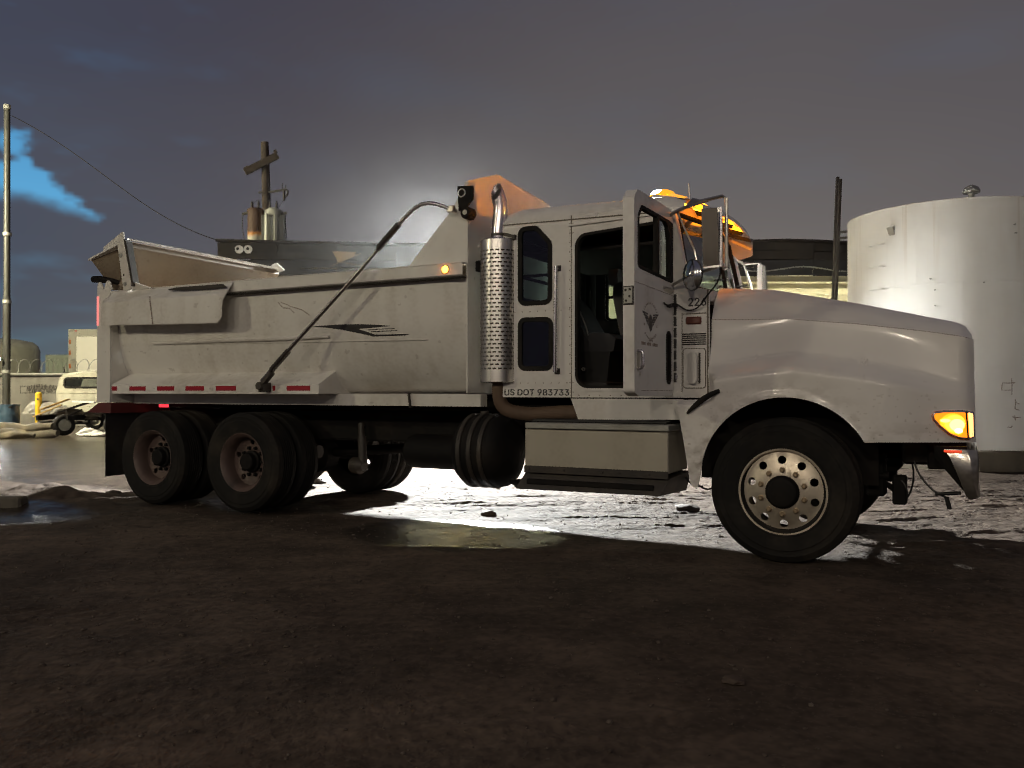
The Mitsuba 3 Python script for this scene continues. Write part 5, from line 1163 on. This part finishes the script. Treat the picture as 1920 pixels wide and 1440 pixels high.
for sx, dz in ((.18, -1.75), (1.4, -1.3), (-.8, 2.0), (.8, 2.0)):
    w_ = put("wheel", yard(move(lathe([(.17, -.08), (.25, -.10), (.29, -.07), (.30, 0), (.29, .07), (.25, .10), (.17, .08)], (0, 0, 0), "x", 36), PX + sx + .08, PZ + dz, .30, rz=-.75)), "black_rubber", pk)
    put("rim", yard(move(lathe([(0, .05), (.05, .06), (.07, .02), (.14, .01), (.16, .06), (.172, .08)], (0, 0, 0), "x", 28), PX + sx + .08, PZ + dz, .30, rz=-.75)), "grey_metal", w_)
pile = []
planks = [((-13.65, 24.5, .72), (-12.95, 24.7, 1.02), .50, .02, "plank_wood", "tan board leaning on the pickup wreck behind the bollard"), ((-13.75, 24.3, .52), (-13.0, 24.4, .86), .13, .03, "plank_wood", "narrow tan plank lying across the pickup wreck"),
          ((-13.1, 24.5, .66), (-12.3, 24.6, .93), .45, .02, "dark_metal", "dark sheet of metal propped on the bare pickup frame"), ((-12.62, 24.3, .955), (-12.02, 24.35, .935), .10, .05, "disc_white", "pale board lying flat on the pickup frame"), ((-12.75, 24.3, .30), (-12.95, 24.5, .85), .04, .04, "grey_metal", "grey pipe leaning against the pickup frame")]
for a, b, w, h, m_, lb in planks:
    put("board" if m_ != "grey_metal" else "leaning_pipe", yard(bar(a, b, w, h)), m_, label=lb, cat="board" if m_ != "grey_metal" else "pipe")
put("rag_mound", yard(cat_(move(lump((.55, .35, .34), 41, .9, None), -14.0, 25.3, .62), move(lump((.4, .3, .26), 43, 1.0, None), -13.4, 25.2, .55))), "wall_grey", smooth=25, label="grey mound of sheeting behind the blue barrel", cat="scrap")
for k, (a, b, r) in enumerate((((-13.2, 24.2, .30), (-12.5, 24.6, .72), .022), ((-13.0, 24.2, .62), (-12.75, 24.4, .25), .018), ((-13.45, 24.4, .25), (-12.9, 24.3, .55), .02))):
    put("scrap_rod", yard(rod(a, b, r, 8)), "dark_metal", label=("bent dark rod sticking up from the wreck's frame", "short dark rod leaning on the wreck's wheel", "dark rod lying low across the wreck's frame")[k], cat="rod")
put("scrap_heap", yard(cat_(*[move(lump((.28 + .1 * k % .2, .25, .16), 11 + k, 1.2, None, detail=2), -13.45 + .28 * k, 24.9, .45 + .06 * (k % 3)) for k in range(5)])), "canvas", label="heap of dark rags and scrap on the pickup frame", cat="scrap")
put("bucket", yard(lathe([(0, .03), (.16, .03), (.19, .36), (.20, .37), (.185, .36), (.155, .05)], (-11.05, 24.4, 0), "z", 24)), "box_white", label="white bucket behind the rear of the dump truck", cat="bucket")

# boundary wall with pipe rail and razor wire; what stands beyond it
wl = put("boundary_wall", None, None, label="grey boundary wall with a pale rail along its top at the left", cat="wall")
put("wall", yard(box(-24, -8.5, 30, 30.2, 0, 1.80, .01)), "wall_grey", wl)
put("rail", yard(rod((-24, 29.9, 1.85), (-8.5, 29.9, 1.85), .05)), "steel_pipe", wl)
mur = [sg.box(-17.45, 1.42, -16.1, 1.44), sg.box(-17.45, 1.18, -16.1, 1.20), sg.box(-17.45, 1.18, -17.43, 1.44), sg.box(-16.12, 1.18, -16.1, 1.44)]
r3 = random.Random(9)
for k in range(26):
    x = -17.2 + .042 * k * 1.0
    h = .06 + .10 * math.sin(math.pi * k / 25) + .04 * r3.random()
    mur.append(shapely.affinity.rotate(sg.box(x - .012, 1.33 - h, x + .014, 1.33 + h), r3.uniform(-25, 25)))
put("graffiti", yard(prism(shapely.union_all(mur), 29.994, 29.999)), "panel_gap", wl, label="dark painted emblem on the grey wall")
th = np.linspace(0, 2 * np.pi * 26, 26 * 14)
put("razor_wire", yard(tube(np.stack([-19.0 + th / (2 * np.pi) * .42 + .1 * np.cos(th), 30.05 + .16 * np.sin(th), 2.12 + .27 * np.cos(th + .4)], 1), .012, 4)), "grey_metal", label="coils of razor wire along the top of the boundary wall", cat="wire")
bx = put("box_truck", None, None, label="white box truck body parked beyond the wall", cat="box truck")
put("box", yard(box(-18.35, -15.9, 35.02, 40, .95, 3.80, .03)), "box_white", bx)
put("rear_frame", yard(prism(sg.box(-18.36, .94, -15.89, 3.82).difference(sg.box(-18.05, 1.05, -16.1, 3.52)), 34.97, 35.03)), "old_cream", bx)
put("door", yard(box(-18.04, -16.11, 34.985, 35.015, 1.06, 3.51, .005)), "box_white", bx)
put("hinge_strip", yard(cat_(*[box(-18.33, -18.25, 34.955, 34.97, z, z + .18, .004) for z in (2.2, 2.75, 3.2)])), "orange_rust", bx)
for x in (-18.1, -17.1, -16.2):
    put("marker", yard(box(x, x + .1, 34.955, 34.97, 3.72, 3.76, .003)), "red_lens", bx)
put("bumper", yard(box(-18.2, -16, 34.9, 35.0, .55, .7)), "chassis_black", bx)
for x in (-17.9, -16.4):
    put("wheel", yard(lathe([(0, -.12), (.4, -.12), (.46, -.08), (.46, .08), (.4, .12), (0, .12)], (x, 36.2, .46), "x", 28)), "black_rubber", bx)
gcn = put("shipping_container", None, None, label="pale green container beyond the razor wire, left of the box truck", cat="container")
put("body", yard(box(-22.1, -20.2, 40, 44, .1, 2.98, .03)), "pale_green", gcn)
for k in range(8):
    put("rib", yard(box(-22.0 + k * .22, -21.92 + k * .22, 39.97, 40.0, .2, 2.85, .006)), "pale_green", gcn)
put("lock_bar", yard(box(-21.2, -21.14, 39.93, 39.97, 1.9, 2.4, .006)), "panel_gap", gcn)
put("skip", yard(hull([(-23.6, 42, 0), (-21.9, 42, 0), (-23.8, 42, 2.05), (-21.7, 42, 2.05), (-23.6, 44, 0), (-21.9, 44, 0), (-23.8, 44, 2.05), (-21.7, 44, 2.05)])), "orange_rust", label="rusty orange steel skip beyond the boundary wall", cat="skip")
pt = put("round_tank", None, None, label="pale rounded tank beyond the wall at the left edge", cat="tank")
put("shell", yard(lathe([(2.1, 0), (2.1, 3.2), (2.0, 3.45), (1.8, 3.62), (1.2, 3.74), (0, 3.8)], (-25.0, 40.5, 0), "z", 64)), "pale_tank", pt)
put("gauge_pipe", yard(cat_(rod((-23.35, 39.05, 1.9), (-23.35, 39.05, 3.4), .03), rod((-24.1, 38.5, 1.5), (-23.4, 39.0, 2.2), .03))), "dark_metal", pt)
put("hill", yard(loft([[(X, Z, h * (1 + .3 * math.sin(X * .03 + 1))) for X in np.linspace(-400, 400, 40)] for Z, h in ((120, -1), (170, 1.5), (260, 2.5), (340, -1))])), "mud_lump", kind="structure")

# kerb block and clods
kb = Y3(-5.55, 9.15)
put("kerb_block", move(box(-.75, .28, -.09, .09, -.05, .10, .02), kb[0], kb[1], .02, rz=ALPHA), "concrete", label="half buried concrete kerb block at the left edge", cat="kerb block")
for k, (x, y, s, lb) in enumerate(((-1.38, 2.30, .10, "dark mud clod on the lit ground behind the front wheel"), (-3.05, 1.02, .06, "small mud clod on the bright ground under the truck"), (-6.62, 2.6, .09, "mud clod between the rear wheels"), (-7.9, .35, .08, "mud clod beside the rear left puddle"), (.30, -2.75, .035, "small stone on the dark ground in front of the cab"))):
    put("clod", move(lump((s * 1.3, s, s * .65), 20 + k, .9, None, detail=2), x, y, gz(x, y) + .01), "mud_lump", label=lb, cat="clod")

# ---------------------------------------------------------------- lamps of the yard
wt_ = put("light_tower", None, None, label="portable light tower standing behind the dump bed", cat="light tower")
LP = np.array([-7.33, 7.05, 4.10])
put("mast", cat_(rod((LP[0], LP[1] + .25, 0), (LP[0], LP[1] + .25, 4.1), .05), bar((LP[0] - .35, LP[1] + .2, 3.97), (LP[0] + .35, LP[1] + .2, 3.97), .05, .05)), "dark_metal", wt_)
put("cart", cat_(box(LP[0] - .6, LP[0] + .6, LP[1] + .1, LP[1] + 1.6, .35, 1.0, .03)), "yellow_paint", wt_)
for dx in (-.55, .55):
    put("wheel", lathe([(0, -.07), (.24, -.07), (.29, -.03), (.29, .03), (.24, .07), (0, .07)], (LP[0] + dx, LP[1] + .8, .29), "x", 24), "black_rubber", wt_)
lamp_head("lamp", wt_, LP, (.24, -.82, -.53), .16, 375, (.97, 1.0, .97), 13.0)
for k, (q, w_, lb) in enumerate((((-4.0, -17.5, 7.2), 8.6, "yard light pole behind the viewer, left of the middle one"), ((1.2, -18.0, 7.8), 11.2, "yard light pole right behind the viewer"), ((6.5, -16.0, 7.0), 8.0, "yard light pole behind the viewer on the right"), ((-12.0, -11.0, 6.0), 8.8, "yard light pole behind the viewer, leftmost of the four"))):
    yl = put("yard_light", None, None, label=lb, cat="yard light")
    q = np.array(q)
    put("pole", rod((q[0], q[1] - .4, 0), (q[0], q[1] - .4, q[2] + .2), .08), "grey_metal", yl)
    lamp_head("lamp", yl, q, (-q[0] * .055 - .1, .85, -.38), .20, w_, (1.0, .86, .66) if k != 3 else (1.0, .90, .60))
yl2 = put("yard_light", None, None, label="tall yard light pole outside the left edge", cat="yard light")
Y2 = Y3(-17.5, 19.5, 7.5)
put("pole", rod((Y2[0], Y2[1], 0), (Y2[0], Y2[1], 7.5), .08), "grey_metal", yl2)
lamp_head("lamp", yl2, Y2 + np.array([.2, .1, 0]), (RIGHT * .5 + AWAY * .75).tolist() + [-.6], .2, 105, (1.0, .90, .60), 4.0)

# ---------------------------------------------------------------- thin exhaust smoke drifting round the light tower
N = 40
lo, hi = np.array([-13.0, 3.2, .6]), np.array([-1.0, 12.5, 10.4])
zz_, yy_, xx_ = np.meshgrid(*[(np.arange(N) + .5) / N] * 3, indexing="ij")
P_ = lo + (hi - lo) * np.stack([xx_, yy_, zz_], -1)
dd = (P_ - (LP + np.array([.6, -.3, .2]))) / np.array([3.3, 2.5, 2.7])
den = np.exp(-(dd ** 2).sum(-1)) * np.clip(1.3 * meshkit.fbm(P_ * .7, 4, 31) - .05, 0, 1)
edge3 = np.minimum.reduce([xx_, 1 - xx_, yy_, 1 - yy_, zz_, 1 - zz_])
den = (den * np.clip(edge3 / .12, 0, 1)).astype(np.float32)
scene["smoke_medium"] = {"type": "heterogeneous", "albedo": 0.075, "scale": 0.05,
                         "sigma_t": {"type": "gridvolume", "grid": mi.VolumeGrid(np.ascontiguousarray(den[..., None])), "to_world": T().translate(lo.tolist()).scale((hi - lo).tolist())}}
scene["smoke"] = {"type": "cube", "to_world": T().translate(((lo + hi) / 2).tolist()).scale(((hi - lo) / 2).tolist()), "bsdf": {"type": "null"}, "interior": {"type": "ref", "id": "smoke_medium"}}
labels["smoke"] = {"label": "thin pale smoke drifting round the hidden light behind the dump bed", "category": "smoke", "kind": "stuff"}
